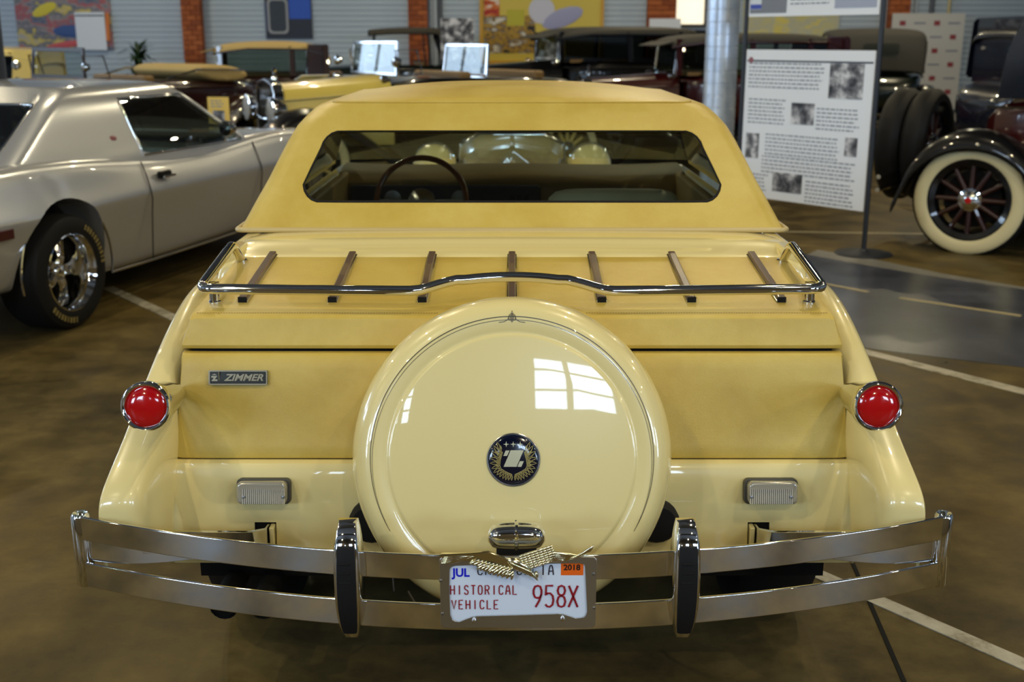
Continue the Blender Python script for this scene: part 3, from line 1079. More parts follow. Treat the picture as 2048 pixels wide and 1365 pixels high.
zz = MB()
for poly in ([(785, 500), (1028, 500), (895, 812), (650, 812)], [(690, 505), (765, 505), (715, 608), (645, 608)], [(955, 706), (1032, 706), (985, 812), (912, 812)]):
    zz.prism([bz(*p) for p in poly], bdM, .0045, .0068)
zz.build('letter_z', BS, badge)
for cx in (700, 832, 965):
    p = []
    for k in range(8):
        r_ = 58 if k % 2 == 0 else 15
        p.append(bz(cx + r_ * math.cos(R(45 * k)), 388 - r_ * math.sin(R(45 * k))))
    MB().prism(p, bdM, .004, .0062).build('star', BS, badge)
for s in (-1, 1):
    wg = MB()

    def q(x, y):
        X, Y = bz(836 + s * (x - 836), y)
        return (X, Y)
    # inner stem
    stem = [(1042, 530), (1060, 600), (1085, 690), (1095, 790), (1070, 850), (990, 900), (860, 960)]
    flat(wg, [q(*p) for p in stem], .0016, bdM, .0062)
    flat(wg, [q(p[0] + 22, p[1] + 12) for p in stem], .0012, bdM, .006)
    feath = [((1060, 560), (1150, 340), 40), ((1075, 520), (1080, 410), 26), ((1080, 600), (1210, 410), 42), ((1090, 640), (1255, 520), 44), ((1100, 690), (1280, 640), 44), ((1105, 740), (1275, 745), 42), ((1110, 790), (1245, 845), 40), ((1095, 840), (1210, 920), 38), ((1060, 870), (1150, 965), 34),
             ((1020, 895), (1100, 1005), 30), ((980, 915), (1040, 1040), 28), ((940, 935), (985, 1060), 26), ((900, 950), (930, 1065), 26), ((868, 965), (870, 1070), 22), ((1085, 620), (1185, 500), 30), ((1095, 680), (1195, 610), 30), ((1100, 740), (1190, 700), 28), ((1100, 790), (1180, 790), 26)]
    for (a, b, wd) in feath:
        A, B = Vector(q(*a)), Vector(q(*b))
        d = B - A
        nrm = Vector((-d.y, d.x)).normalized() * wd / 980 * .109 * .62
        pts = [A, A + d * .35 + nrm, A + d * .72 + nrm * .75, B, A + d * .72 - nrm * .75, A + d * .35 - nrm, A]
        flat(wg, [tuple(p) for p in pts], .0013, bdM, .006)
    wg.build('wing', BG, badge, ang=180)

# --- tail lights
for s in (-1, 1):
    M_ = at_rear(s * .7715, .185, .8035, 10)
    tl = MB().lathe([(.0415, -.004), (.0440, .003), (.0485, .0050), (.0525, .001), (.0535, -.006), (.0525, -.02), (.046, -.06), (.038, -.13), (.026, -.2), (.004, -.26)], M_, n=40).build('tail_light', CHROME, car, ang=60)
    tag(tl, 'round chrome tail light with red lens')
    MB().lathe([(.0, .007), (.02, .006), (.034, .0030), (.0425, -.002)], M_, n=40).build('lens', REDLENS, tl, ang=180)

# --- reversing lamps
for s in (-1, 1):
    M_ = at_rear(.012 + s * .5825, .352, .545, 13)
    ho = MB().prism(rrect(.124, .060, .012, 4), M_, -.004, .014).build('reversing_lamp', mat('grey_gasket', rgb(72, 70, 62), .5), car, bevel=.003)
    tag(ho, 'clear ribbed reversing lamp')
    MB().prism(rrect(.114, .053, .012, 4), M_, .012, .040).build('lamp_cover', mat('frosted_lamp_cover', rgb(168, 164, 150), .15, .25, 1), ho, bevel=.008, seg=4)
    rb = MB()
    for k in range(22):
        rb.box(M_ @ Vector((-s * .006 - .047 + .094 * k / 21, -.007, .0415)), (.0028, .004, .034), M_.to_3x3() @ Matrix.Rotation(R(90), 3, 'X'))
    rb.build('lens_ribs', CLEARL, ho)
    for a in (-.045, .045):
        MB().lathe([(.0, .0445), (.004, .044), (.005, .040)], M_ @ Matrix.Translation((a - s * .006, -.008, 0)), n=10).build('screw', STEEL, ho)


# --- bumper
def by(x):
    return -.049 + .225 * x * x


def bar(z0, z1, x1=.918, yo=0.0):
    xs_ = [-x1 + 2 * x1 * k / 48 for k in range(49)]
    return MB().loft([[(x, by(x) + yo, z0), (x, by(x) + yo, z1), (x, by(x) + yo + .007, z1), (x, by(x) + yo + .007, z0)] for x in xs_])


for z0, z1 in ((.519, .573), (.410, .467)):
    bar(z0, z1).build('bumper_bar', CHROME, car, bevel=.0025, ang=40)
for s in (-1, 1):
    xe, ye_ = s * .922, by(.918) + .016
    MB().lathe([(.0155, .408), (.0195, .412), (.0195, .570), (.0155, .575), (.012, .572), (.012, .41)], MT((xe, ye_, 0)), n=24).build('bumper_end_roll', CHROME, car, ang=50)
    sp_ = []
    for k in range(14):
        t = k / 13
        x = s * (.915 - .30 * t)
        zt_, zb_ = .521, .465 + .052 * t ** 1.6
        y = by(x) + .012 + .02 * t
        sp_.append([(x, y, zb_), (x, y, zt_), (x, y + .006, zt_), (x, y + .006, zb_)])
    MB().loft(sp_).build('bumper_spacer', CHROME, car, bevel=.001)
    # bumper iron from the body slot out to the bar
    MB().loft([[(x, y, z0), (x, y, z1), (x + s * .002, y + .010, z1), (x + s * .002, y + .010, z0)] for x, y, z0, z1 in ((s * .560, .385, .415, .462), (s * .566, .31, .418, .466), (s * .590, .26, .432, .482), (s * .64, .195, .460, .512), (s * .70, .135, .487, .540), (s * .775, .096, .508, .562))]).build('bumper_iron', CHROME, car, bevel=.002)
    MB().box((s * .556, .365, .437), (.012, .07, .048)).build('iron_arm', CREAM, car, bevel=.003)
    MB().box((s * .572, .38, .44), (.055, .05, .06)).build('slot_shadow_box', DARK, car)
    # overriders
    xo = s * .334 + .01
    rings, ins = [], []
    for k in range(15):
        t = k / 14
        z = .384 + .248 * t
        u = abs(2 * t - 1.06)
        w_ = .0275 * math.sqrt(max(.02, 1 - .62 * u ** 2.6))
        yy = -.062 + .030 * u ** 2.6 + (.012 * max(0, (t - .9) / .1))
        rings.append([(xo - w_, .002, z), (xo - w_ * 1.02, yy + .018, z), (xo - w_ * .88, yy + .003, z), (xo - w_ * .7, yy, z), (xo + w_ * .7, yy, z), (xo + w_ * .88, yy + .003, z), (xo + w_ * 1.02, yy + .018, z), (xo + w_, .002, z)])
        if .015 < t < .90:
            wi = w_ * .70
            ins.append([(xo - wi, yy + .004, z), (xo - wi * .98, yy - .005, z), (xo - wi * .55, yy - .0075, z), (xo + wi * .55, yy - .0075, z), (xo + wi * .98, yy - .005, z), (xo + wi, yy + .004, z)])
    ov = MB().loft(rings).build('overrider', CHROME, car, ang=50)
    tag(ov, 'chrome bumper overrider with black rubber facing')
    MB().loft(ins).build('rubber_facing', BLACK, ov, bevel=.001)
    for k, z in enumerate((.565, .545, .525)):
        MB().box((xo - .002, -.0685, z), (.020 + .002 * k, .003, .0035)).build('rib', BLACK, ov, bevel=.001)

# --- plate lamp
M_ = at_rear(.009, .012, .590)
lrings = []
for k in range(13):
    t = -1 + 2 * k / 12
    x = .009 + .0565 * t
    c = math.sqrt(max(0, 1 - abs(t) ** 6))
    hz, hy = .0265 * (.45 + .55 * c) * (1 - .16 * t * t), .026 * (.5 + .5 * c)
    lrings.append([(x, .004 + hy * math.copysign(abs(math.cos(a)) ** .75, math.cos(a)), .592 + hz * math.copysign(abs(math.sin(a)) ** .75, math.sin(a))) for a in [2 * PI * j / 20 for j in range(20)]])
pl_ = MB().loft(lrings).build('plate_lamp', CHROME, car, ang=60)
tag(pl_, 'chrome loaf-shaped lamp over the licence plate')
MB().tube([(.009, -.019, .574), (.009, -.0235, .592), (.009, -.018, .611), (.009, -.006, .6185), (.009, .014, .6185)], .004, 8).build('band', CHROME, pl_)
MB().box((.009, .0, .566), (.080, .03, .016)).build('lamp_foot', BLACK, pl_)

# --- licence plate
PC = (.012, .5105)


def pz(zx, zy):
    return ((zx - 990) * .0001940, (800 - zy) * .0002130)


plM = at_rear(PC[0], -.062, PC[1])
plate = MB().prism(rrect(.292, .138, .008, 4, 0, -.007), plM, -.004, 0).build('licence_plate', WHITE, car, bevel=.0008)
tag(plate, 'white licence plate with dark red characters in a metal frame')
outp = rrect(.3055, .153, .008, 6, 0, -.0075)
opn = [(1660, 560), (1690, 1030), (1672, 1080), (1600, 1098), (1500, 1088), (1470, 1058), (1420, 1048), (990, 1062), (560, 1074), (510, 1084), (470, 1125), (380, 1135), (325, 1118), (302, 1060), (296, 800), (303, 600), (330, 565), (700, 555), (1200, 545), (1600, 540), (1645, 545)]
opn = [pz(*p) for p in opn][::-1]


def resample(poly, n, start_ang):
    """n points around a closed polygon by angle from its centre"""
    out = []
    for k in range(n):
        a = start_ang + 2 * PI * k / n
        d = Vector((math.cos(a), math.sin(a)))
        best = None
        for i in range(len(poly)):
            p, q_ = Vector(poly[i]), Vector(poly[(i + 1) % len(poly)])
            e = q_ - p
            den = d.x * e.y - d.y * e.x
            if abs(den) < 1e-12:
                continue
            t = (p.x * e.y - p.y * e.x) / den
            u_ = (p.x * d.y - p.y * d.x) / den
            if t > 0 and -1e-9 <= u_ <= 1 + 1e-9 and (best is None or t < best):
                best = t
        out.append((d.x * best, d.y * best))
    return out


NP = 160
pf = MB().bridge(resample(outp, NP, 0), resample(opn, NP, 0), plM, .0, .0035).build('plate_frame', BRUSHED, plate, bevel=.0008)
for zx, zy in ((210, 712), (222, 1048), (1745, 645), (1760, 988)):
    MB().lathe([(.0, .0065), (.0025, .006), (.0035, .0035)], plM @ Matrix.Translation((*pz(zx, zy), 0)), n=10).build('rivet', STEEL, pf)
for zx, zy in ((543, 1110), (1442, 1092)):
    MB().lathe([(.0, .012), (.003, .0115), (.0045, .009), (.0045, .0035)], plM @ Matrix.Translation((*pz(zx, zy), 0)), n=10).build('bolt', CHROME, pf)
tM = plM @ Matrix.Translation((0, 0, .0006))


def ptext(name, s, x0, x1, y0, y1, r, m, fill=.62):
    a, b = pz(x0, y1), pz(x1, y0)
    stroke_text(MB(), s, tM, a[0], b[0], a[1], b[1], r, fill).build(name, m, plate, ang=60)


ptext('state_lettering', 'CALIFORNIA', 582, 1345, 565, 660, .00125, BLACKINK, .62)
ptext('plate_lettering', 'HISTORICAL', 306, 978, 768, 858, .00125, REDINK, .60)
ptext('plate_lettering', 'VEHICLE', 318, 788, 918, 1006, .00125, REDINK, .60)
ptext('plate_number', '958X', 1142, 1592, 770, 985, .0022, REDINK, .74)
put_text('month_lettering', 'JUL', .0245, plM @ Matrix.Translation((*pz(415, 643), .0004)), BLUEINK, plate, depth=.0002, bold=.0008, sx=.92)
a, b = pz(1420, 665), pz(1645, 540)
stk = MB().prism([(a[0], a[1]), (b[0], a[1]), (b[0], b[1]), (a[0], b[1])], plM, 0, .0006).build('year_sticker', ORANGE, plate)
put_text('year_lettering', '2018', .0165, plM @ Matrix.Translation((*pz(1530, 588), .001)), mat('black_print', (.01, .01, .01, 1), .5), stk, depth=.0001, bold=.0005)

# --- gilded eagle across the top of the plate frame
eg = MB()


def feather(mb, zx, zy, ang, ln, wd, h=.004, up=.004):
    zy -= 22
    M2 = plM @ Matrix.Translation((*pz(zx, zy), h)) @ Matrix.Rotation(R(ang), 4, 'Z')
    mb.ellipsoid(M2 @ Vector((ln / 2, 0, 0)), (ln / 2, wd / 2, up), M2.to_3x3(), 8, 6)


wl, wr, bd = MB(), MB(), MB()
# left wing: long plain leading edge, primaries sweeping left, scalloped coverts under it
wl.prism([pz(*p) for p in ((208, 455), (230, 432), (520, 430), (690, 414), (780, 446), (960, 520), (1060, 590), (1000, 610), (880, 560), (720, 505), (540, 500), (380, 500), (260, 490))], plM, .003, .010)
wl.tube([plM @ Vector((*pz(*p), .0105)) for p in ((205, 446), (520, 430), (690, 416), (780, 446), (960, 525))], .0022, 6)
for k in range(7):
    feather(wl, 560 - 26 * k, 478 + 8 * k, 178 + 1.5 * k, .062 - .004 * k, .0062, .0095, .0035)
for k in range(10):
    t = k / 9
    feather(wl, 610 + 330 * t, 500 + 80 * t, 205 + 12 * t, .026, .0075, .0115)
    feather(wl, 660 + 290 * t, 540 + 70 * t, 218 + 10 * t, .022, .0070, .0125)
for k in range(6):
    feather(wl, 740 + 40 * k, 585 + 9 * k, 232 + 5 * k, .017, .0065, .0130)
# right wing: rows of small scale feathers then long primaries
for r_ in range(7):
    for k in range(8):
        feather(wr, 990 + 40 * k + 8 * r_, 485 + 18 * r_ - 13 * k + 2 * r_, 28 - 4 * r_, .014, .0062, .0115 - .0004 * r_, .0032)
for k in range(9):
    feather(wr, 1230 + 6 * k, 420 + 13 * k, -9 + 1.6 * k, .080 - .004 * k, .0060, .0095, .0032)
for k in range(9):
    feather(wr, 1500 + 24 * k, 492 - 7 * k, 14 + 6 * k, .034 - .0018 * k, .0056, .0115, .0032)
# body, head and hooked beak
bd.ellipsoid(plM @ Vector((*pz(1000, 545), .009)), (.028, .012, .008), (plM @ Matrix.Rotation(R(-30), 4, 'Z')).to_3x3(), 12, 8)
for r_ in range(4):
    for k in range(6):
        feather(bd, 905 + 36 * k + 12 * r_, 520 + 20 * k + 18 * r_ - 4 * k, -34, .012, .006, .0155 - .001 * r_, .003)
for k in range(5):
    feather(bd, 1050 + 14 * k, 575 + 8 * k, -38 - 4 * k, .029, .0055, .0135, .0035)
bd.ellipsoid(plM @ Vector((*pz(1172, 640), .010)), (.005, .009, .005), plM.to_3x3(), 8, 6)
eag = wl.build('eagle_wing', GOLD, plate, ang=50)
tag(eag, 'gilded eagle wing')
wr.build('eagle_wing', GOLD, plate, ang=50)
bd.build('eagle_body', GOLD, plate, ang=50)
# hanging wires under the bumper
MB().tube([(-.22, .10, .42), (-.19, .06, .39), (-.13, .02, .378), (-.09, .0, .40), (-.075, -.0, .43)], .0025, 6).tube([(-.265, .15, .53), (-.255, .12, .47), (-.25, .1, .42)], .002, 6).build('loose_wire', mat('grey_wire', rgb(70, 66, 62), .5), car)


# ---------------------------------------------------------------- silver muscle car on the left
SILVER = mat('silver_paint', rgb(196, 198, 203), 0.26, 0.55, 1.0)
jav = thing('silver_coupe', 'silver fastback muscle coupe with chrome slotted wheels, left of the cream car', 'car', (-3.30, 4.23, 0), R(-15))
#        y     zb    wl    w     zsh   zc    shoulder inset
ST = [(-1.22, .42, .70, .78, .78, .80), (-1.15, .36, .78, .85, .84, .87), (-.95, .31, .84, .90, .89, .91), (-.60, .27, .87, .925, .915, .93), (-.25, .25, .885, .945, .925, .94), (.10, .23, .885, .945, .922, .93),
      (.45, .20, .875, .930, .900, .90), (.80, .19, .865, .915, .870, .87), (1.3, .19, .865, .910, .855, .86), (1.8, .19, .87, .912, .855, .87), (2.2, .20, .875, .920, .870, .90), (2.6, .22, .88, .930, .890, .895), (3.0, .24, .88, .930, .885, .87), (3.4, .28, .86, .905, .85, .835), (3.65, .34, .80, .85, .79, .77), (3.74, .42, .72, .78, .70, .70)]


def jsec(y, zb, wl, w, zs, zc):
    h = [(0, zb), (wl * .8, zb), (wl - .06, zb + .015), (wl - .03, zb + .07), (w - .032, .52), (w - .002, .640), (w - .006, .662), (w - .045, .76), (w - .075, zs - .035), (w - .115, zs - .004), (w - .18, zs), (w * .45, (zs + zc) / 2 + .003), (0, zc)]
    return [(x, y, z) for x, z in h] + [(-x, y, z) for x, z in reversed(h[1:-1])]


def eval_bool(mb, name, cutters, sub=1, weld=False):
    """subdivide, then cut wheel arches; returns a plain mesh"""
    o = mb.build(name, None, None, ang=180, sub=sub, weld=weld)
    cs = []
    for c in cutters:
        co = c.build('cut', None, None)
        md = o.modifiers.new('b', 'BOOLEAN')
        md.operation = 'DIFFERENCE'
        md.object = co
        md.solver = 'EXACT'
        cs.append(co)
    dg = bpy.context.evaluated_depsgraph_get()
    me = bpy.data.meshes.new_from_object(o.evaluated_get(dg))
    bpy.data.objects.remove(o)
    for c in cs:
        bpy.data.objects.remove(c)
    me.polygons.foreach_set('use_smooth', [True] * len(me.polygons))
    me.set_sharp_from_angle(angle=R(40))
    return me


cuts = []
for y in (0, 2.78):
    for s in (-1, 1):
        cuts.append(MB().lathe([(.375, .62), (.385, .88), (.40, 1.1)], MT((0, y, .335), 0, R(90 * s), 0), n=40, cap=True))
jb = eval_bool(MB().loft([jsec(*s) for s in ST]), 'coupe_body', cuts, 2)
link('body', jb, SILVER, jav)
for y in (0, 2.78):
    for s in (-1, 1):
        MB().lathe([(.372, .80), (.40, .80)], MT((0, y, .335), 0, R(90 * s), 0), n=30).build('wheel_well', DARK, jav) if False else None
        al = MB().tube([(s * (.905 if y < 1 else .90), y + .392 * math.cos(R(a)), .335 + .392 * math.sin(R(a))) for a in range(-14, 196, 6)], .006, 6).build('arch_trim', CHROME, jav)
MB().box((0, 1.3, .36), (1.2, 4.0, .26)).build('chassis', DARK, jav)


def greenhouse(WZ, yr, yf, rad, ya, yb, zi, parent, m, name, win, top_z, front_drop=.03):
    """a closed-coupe cabin: horizontal slices, side glass openings, a rear window ring and a domed roof"""
    sl = []
    for z, w in WZ:
        r0 = rad
        ys = [yf(z), yf(z) - .06, ya + .5 * (yf(z) - .06 - ya), ya, yb, (yb + yr(z) + r0) / 2, yr(z) + r0]
        r_ = [(w, y, z) for y in ys]
        for k in range(1, 5):
            a = R(90 * k / 4)
            r_.append((w - r0 + r0 * math.cos(a), yr(z) + r0 - r0 * math.sin(a), z))
        sl.append(r_)
    mb = MB()
    n = len(sl[0])
    for sg in (-1, 1):
        fs = []
        for i in range(len(sl) - 1):
            for j in range(n - 1):
                if zi[0] <= i <= zi[1] and j in (1, 2):
                    continue
                fs.append((i * n + j, i * n + j + 1, (i + 1) * n + j + 1, (i + 1) * n + j))
        mb.add([(sg * p[0], p[1], p[2]) for r_ in sl for p in r_], fs)
    ol = [Vector((-r_[-1][0], r_[-1][1], r_[-1][2])) for r_ in sl]
    NT_ = 12
    xt_, yt_, zt_ = sl[-1][-1]
    xb_, yb_, zb_ = sl[0][-1]
    outer_ = ol + [Vector((-xt_ + 2 * xt_ * k / NT_, yt_, zt_)) for k in range(1, NT_)] + [Vector((-p.x, p.y, p.z)) for p in reversed(ol)] + [Vector((xb_ - 2 * xb_ * k / NT_, yb_, zb_)) for k in range(1, NT_)]
    zb2, zt2, wb, wt = win
    inner_ = []
    for k in range(len(ol)):
        t = k / (len(ol) - 1)
        z = zb2 + (zt2 - zb2) * t
        inner_.append(Vector((-(wb + (wt - wb) * t), yr(z), z)))
    li = len(inner_)
    tp = [Vector((-wt + 2 * wt * k / NT_, yr(zt2), zt2)) for k in range(1, NT_)]
    rt = [Vector((-p.x, p.y, p.z)) for p in reversed(inner_)]
    bt = [Vector((wb - 2 * wb * k / NT_, yr(zb2), zb2)) for k in range(1, NT_)]
    inner_ = inner_ + tp + rt + bt
    mb.grid([outer_, [a.lerp(b, .55) for a, b in zip(outer_, inner_)], inner_], closed=True)
    zc = WZ[-1][0]
    cp = []
    y_e = sl[-1][0][1]
    for (xw, y, z_) in reversed(sl[-1]):
        t = (y - yt_) / (y_e - yt_)
        g = min(1, t / .3)
        g = g * (2 - g)
        f = max(0, (t - .7) / .3) ** 2
        cp.append([(xw * (-1 + k / 6), y, zc + (top_z - zc) * g * (1 - abs(-1 + k / 6) ** 2.4) * (1 - f * .8)) for k in range(13)])
    mb.grid(cp)
    o = mb.build(name, m, parent, weld=.001, ang=180, sub=2)
    gl_ = MB().add([p + Vector((0, .01, 0)) for p in inner_], [tuple(range(len(inner_)))]).build('rear_window', DARKG, parent, ang=180)
    MB().tube([p for p in inner_], .008, 6, closed=True).build('window_trim', CHROME, parent, ang=180)
    i0, i1 = zi[0], zi[1] + 1
    for sg in (-1, 1):
        z0, w0 = WZ[i0]
        z1, w1 = WZ[i1]
        rows_ = []
        for i in range(i0, i1 + 1):
            z, w = WZ[i]
            rows_.append([(sg * (w - .012), ya + (yf(z) - .06 - ya) * k / 4, z) for k in range(5)])
        MB().grid(rows_).build('side_window', GLASS, parent, ang=180)
        loop_ = [(sg * (w + .001), ya, z) for z, w in WZ[i0:i1 + 1]] + [(sg * (w + .001), yf(z) - .06, z) for z, w in reversed(WZ[i0:i1 + 1])]
        MB().tube(loop_, .009, 6, closed=True).build('window_trim', CHROME, parent, ang=180)
    za, zb3 = WZ[0], WZ[-1]
    MB().grid([[(x * (WZ[i][1] - .01), yf(WZ[i][0]) + .05 * (1 - x * x), WZ[i][0]) for x in (-1, -.6, -.2, .2, .6, 1)] for i in range(len(WZ))]).build('windscreen', GLASS, parent, ang=180)
    return o


JW = [(.80, .845), (.865, .825), (.91, .81), (1.0, .768), (1.08, .733), (1.15, .702), (1.20, .674), (1.24, .64), (1.27, .585), (1.285, .51)]
greenhouse(JW, lambda z: -.42 + (z - .83) * 1.85 + (max(0, z - 1.2) * 1.0), lambda z: 2.28 - (z - .83) * 1.62, .10, .92, .84, (1, 5), jav, SILVER, 'cabin_roof', (.965, 1.20, .665, .585), 1.315)
# cabin fittings
JD = mat('black_interior', (.012, .012, .014, 1), .6)
MB().box((0, 1.15, .62), (1.4, 1.9, .46)).build('cabin_tub', JD, jav)
MB().box((0, 1.95, .86), (1.46, .30, .10)).build('dashboard', JD, jav, bevel=.03)
for sx in (-.36, .36):
    MB().loft([[(sx + a * w, y0 + b * d, z) for a, b in ((-1, -.5), (-.8, -1), (.8, -1), (1, -.5), (1, .5), (.8, 1), (-.8, 1), (-1, .5))] for z, w, y0, d in ((.7, .25, .75, .10), (.98, .23, .66, .07), (1.02, .2, .65, .05))]).build('seat_back', JD, jav, sub=1, ang=180)
# door seams, handle, badge, mirror, marker light, sill strip
for y in (.83, 2.26):
    pts = [(sx_, y + dy, z) for sx_, dy, z in ((.905, 0, .24), (.925, 0, .52), (.936 if y < 1 else .938, 0, .615), (.93 if y < 1 else .935, .0, .66), (.897, .01, .76), (.86, .02, .835))]
    MB().tube([(p[0] - .012, p[1], p[2]) for p in pts], .004, 5).build('door_seam', DARK, jav)
hM = MT((.908, 1.02, .742), R(0), 0, 0)
MB().box((.900, 1.02, .742), (.03, .13, .04)).build('handle_recess', DARK, jav, bevel=.01)
MB().box((.922, 1.04, .730), (.018, .13, .018)).build('door_handle', CHROME, jav, bevel=.006)
MB().ellipsoid((.775, .70, .985), (.004, .035, .017), Matrix.Rotation(R(-22), 3, 'Y'), 12, 6).build('pillar_badge', mat('badge_red_blue', rgb(120, 60, 70), .3), jav)
mi = MB().lathe([(.0, -.05), (.035, -.04), (.052, 0), (.055, .03), (.05, .035), (.0, .03)], MT((.93, 1.80, .965), R(90), 0, R(-12)), n=20).build('door_mirror', CHROME, jav)
MB().tube([(.86, 1.86, .875), (.90, 1.83, .92), (.92, 1.82, .94)], .012, 8).build('mirror_stem', CHROME, mi)
MB().box((.925, -.55, .605), (.02, .22, .055)).build('marker_light', mat('dark_red_marker', (.05, .003, .004, 1), .2, 0, 1), jav, bevel=.006)
MB().tube([(.878, .42, .235), (.868, .9, .225), (.868, 1.8, .225), (.875, 2.36, .235)], .008, 6).build('sill_strip', CHROME, jav)
MB().tube([(-.5, 2.35, .905), (-.2, 2.42, .91), (.3, 2.40, .905)], .006, 6).build('wiper_arm', DARK, jav)
for sx in (-1, 1):
    MB().tube([(sx * .42, 2.75, .895), (sx * .42, 3.5, .84)], .05, 8).build('hood_ridge', SILVER, jav) if False else None


# wheels of the silver coupe
def mag_wheel(parent, x, y, r=.318, w=.25):
    s = 1 if x > 0 else -1
    M_ = Matrix.Rotation(R(90 * s), 4, 'Y')
    t = MB().lathe([(r * .66, -w / 2), (r * .80, -w * .54), (r * .95, -w * .48), (r, -w * .34), (r, w * .34), (r * .95, w * .48), (r * .80, w * .54), (r * .66, w / 2)], M_, n=48).build('wheel', BLACK, parent)
    t.location = (x, y, r)
    link('rim', MB().lathe([(.208, .52 * w), (.214, .51 * w), (.208, .47 * w), (.195, .40 * w), (.188, .30 * w), (.182, .2 * w), (.176, -.0 * w), (.17, -.1 * w)], M_, n=48).mesh('rim'), CHROME, t)
    link('rim_back', MB().lathe([(0, -.12 * w), (.19, -.12 * w)], M_, n=24).mesh('rim_back'), DARK, t)
    for k in range(5):
        a = 2 * PI * k / 5 + .3
        Ms = M_ @ Matrix.Rotation(a, 4, 'Z')
        sp_ = MB().loft([[Ms @ Vector((rr, ww, h)), Ms @ Vector((rr, ww * .6, h + .012)), Ms @ Vector((rr, -ww * .6, h + .012)), Ms @ Vector((rr, -ww, h)), Ms @ Vector((rr, -ww, h - .02)), Ms @ Vector((rr, ww, h - .02))] for rr, ww, h in ((.04, .030, .03), (.08, .030, .034), (.13, .036, .02), (.178, .058, .0))])
        link('spoke', sp_.mesh('spoke'), CHROME, t)
    link('hub_cap', MB().lathe([(0, .06), (.03, .058), (.042, .05), (.05, .03), (.055, .02)], M_, n=24).mesh('hub_cap'), CHROME, t)
    le = MB()
    for a0, n_l in ((150, 11), (-5, 9)):
        for k in range(n_l):
            a = R(a0 - k * 5.6)
            Ml = M_ @ Matrix.Rotation(a, 4, 'Z') @ Matrix.Translation((.262, 0, w * .545))
            le.box(Ml @ Vector((0, 0, 0)), (.030, .014 if k % 3 else .008, .004), Ml.to_3x3())
    lo = link('tyre_lettering', le.mesh('tyre_lettering'), mat('tyre_letter_cream', rgb(128, 114, 66), .7), t)
    lo['kind'] = 'stuff'
    return t


for x, y in ((.80, 0), (-.80, 0), (.80, 2.78), (-.80, 2.78)):
    mag_wheel(jav, x, y)


# ---------------------------------------------------------------- the pre-war cars
def spoked_wheel(R_, white, spoke_m, hub_m=CHROME):
    """meshes of a tall pre-war wheel, axis along local X, outer face at +X"""
    M_ = Matrix.Rotation(R(90), 4, 'Y')
    w = .165
    out = {}
    out['tyre'] = (MB().lathe([(R_ * .70, -w / 2 * .7), (R_ * .78, -w / 2), (R_ * .90, -w / 2 * .96), (R_ * .975, -w / 2 * .62), (R_, -w * .2), (R_, w * .2), (R_ * .975, w / 2 * .62), (R_ * .90, w / 2 * .96), (R_ * .78, w / 2), (R_ * .70, w / 2 * .7)], M_, n=48).mesh('tyre'), BLACK)
    if white:
        out['whitewall'] = (MB().lathe([(R_ * .715, w * .425), (R_ * .75, w * .485), (R_ * .80, w * .512), (R_ * .88, w * .500), (R_ * .925, w * .455), (R_ * .945, w * .40)], M_, n=48).mesh('whitewall'), WHITEWALL)
    out['felloe'] = (MB().lathe([(R_ * .72, w * .36), (R_ * .69, w * .40), (R_ * .60, w * .30), (R_ * .58, w * .1), (R_ * .58, -w * .2), (R_ * .72, -w * .3)], M_, n=40).mesh('felloe'), BLACKPAINT)
    sp_ = MB()
    for k in range(12):
        Ms = M_ @ Matrix.Rotation(2 * PI * k / 12, 4, 'Z')
        sp_.loft([[Ms @ Vector((rr, ww * math.cos(q), .02 + ww * math.sin(q))) for q in [2 * PI * j / 8 for j in range(8)]] for rr, ww in ((R_ * .14, .022), (R_ * .32, .020), (R_ * .60, .017))])
    out['spoke'] = (None, spoke_m)
    out['_spoke1'] = MB().loft([[M_ @ Vector((rr, ww * math.cos(q), .02 + ww * math.sin(q))) for q in [2 * PI * j / 8 for j in range(8)]] for rr, ww in ((R_ * .14, .022), (R_ * .32, .020), (R_ * .60, .017))]).mesh('spoke')
    out['hub_cap'] = (MB().lathe([(0, .085), (.02, .084), (.045, .078), (.062, .066), (.066, .045), (.085, .04), (.09, .02), (.09, -.03)], M_, n=24).mesh('hub_cap'), hub_m)
    out['back_plate'] = (MB().lathe([(0, -.03), (R_ * .50, -.03)], M_, n=24).mesh('back_plate'), DARK)
    return out


def put_wheel(kit, parent, loc, s, scale=1.0, name='wheel', rot=None):
    t = link(name, kit['tyre'][0], kit['tyre'][1], parent)
    t.location = loc
    t.rotation_euler = rot if rot else (0, 0, 0 if s > 0 else PI)
    t.scale = (scale,) * 3
    for k, v in kit.items():
        if k in ('tyre', '_spoke1'):
            continue
        if k == 'spoke':
            for i in range(12):
                sp_ = link('spoke', kit['_spoke1'], v[1], t)
                sp_.rotation_euler = (2 * PI * i / 12, 0, 0)
        else:
            link(k, v[0], v[1], t)
    return t


REDWOOD = mat('dark_red_spokes', rgb(46, 12, 10), .4, 0, .6)
CREAMSP = mat('cream_spokes', rgb(206, 184, 110), .4)
KIT_J = spoked_wheel(.425, True, REDWOOD)
KIT_W = spoked_wheel(.39, True, CREAMSP)
KIT_B = spoked_wheel(.39, False, REDWOOD)


def fender_strip(parent, m, s, pts, x0, x1):
    rows_ = []
    for y, z in pts:
        rows_.append([(s * x0, y, z - .03), (s * (x0 * .75 + x1 * .25), y, z), (s * (x0 + x1) / 2, y, z + .012), (s * (x0 * .25 + x1 * .75), y, z), (s * x1, y, z - .05), (s * (x1 + .006), y, z - .15)])
    return MB().grid(rows_).build('fender', m, parent, sub=1, ang=180, solid=.01)


def arcp(cy, cz, r, a0, a1, n=10):
    return [(cy + r * math.cos(R(a0 + (a1 - a0) * k / n)), cz + r * math.sin(R(a0 + (a1 - a0) * k / n))) for k in range(n + 1)]


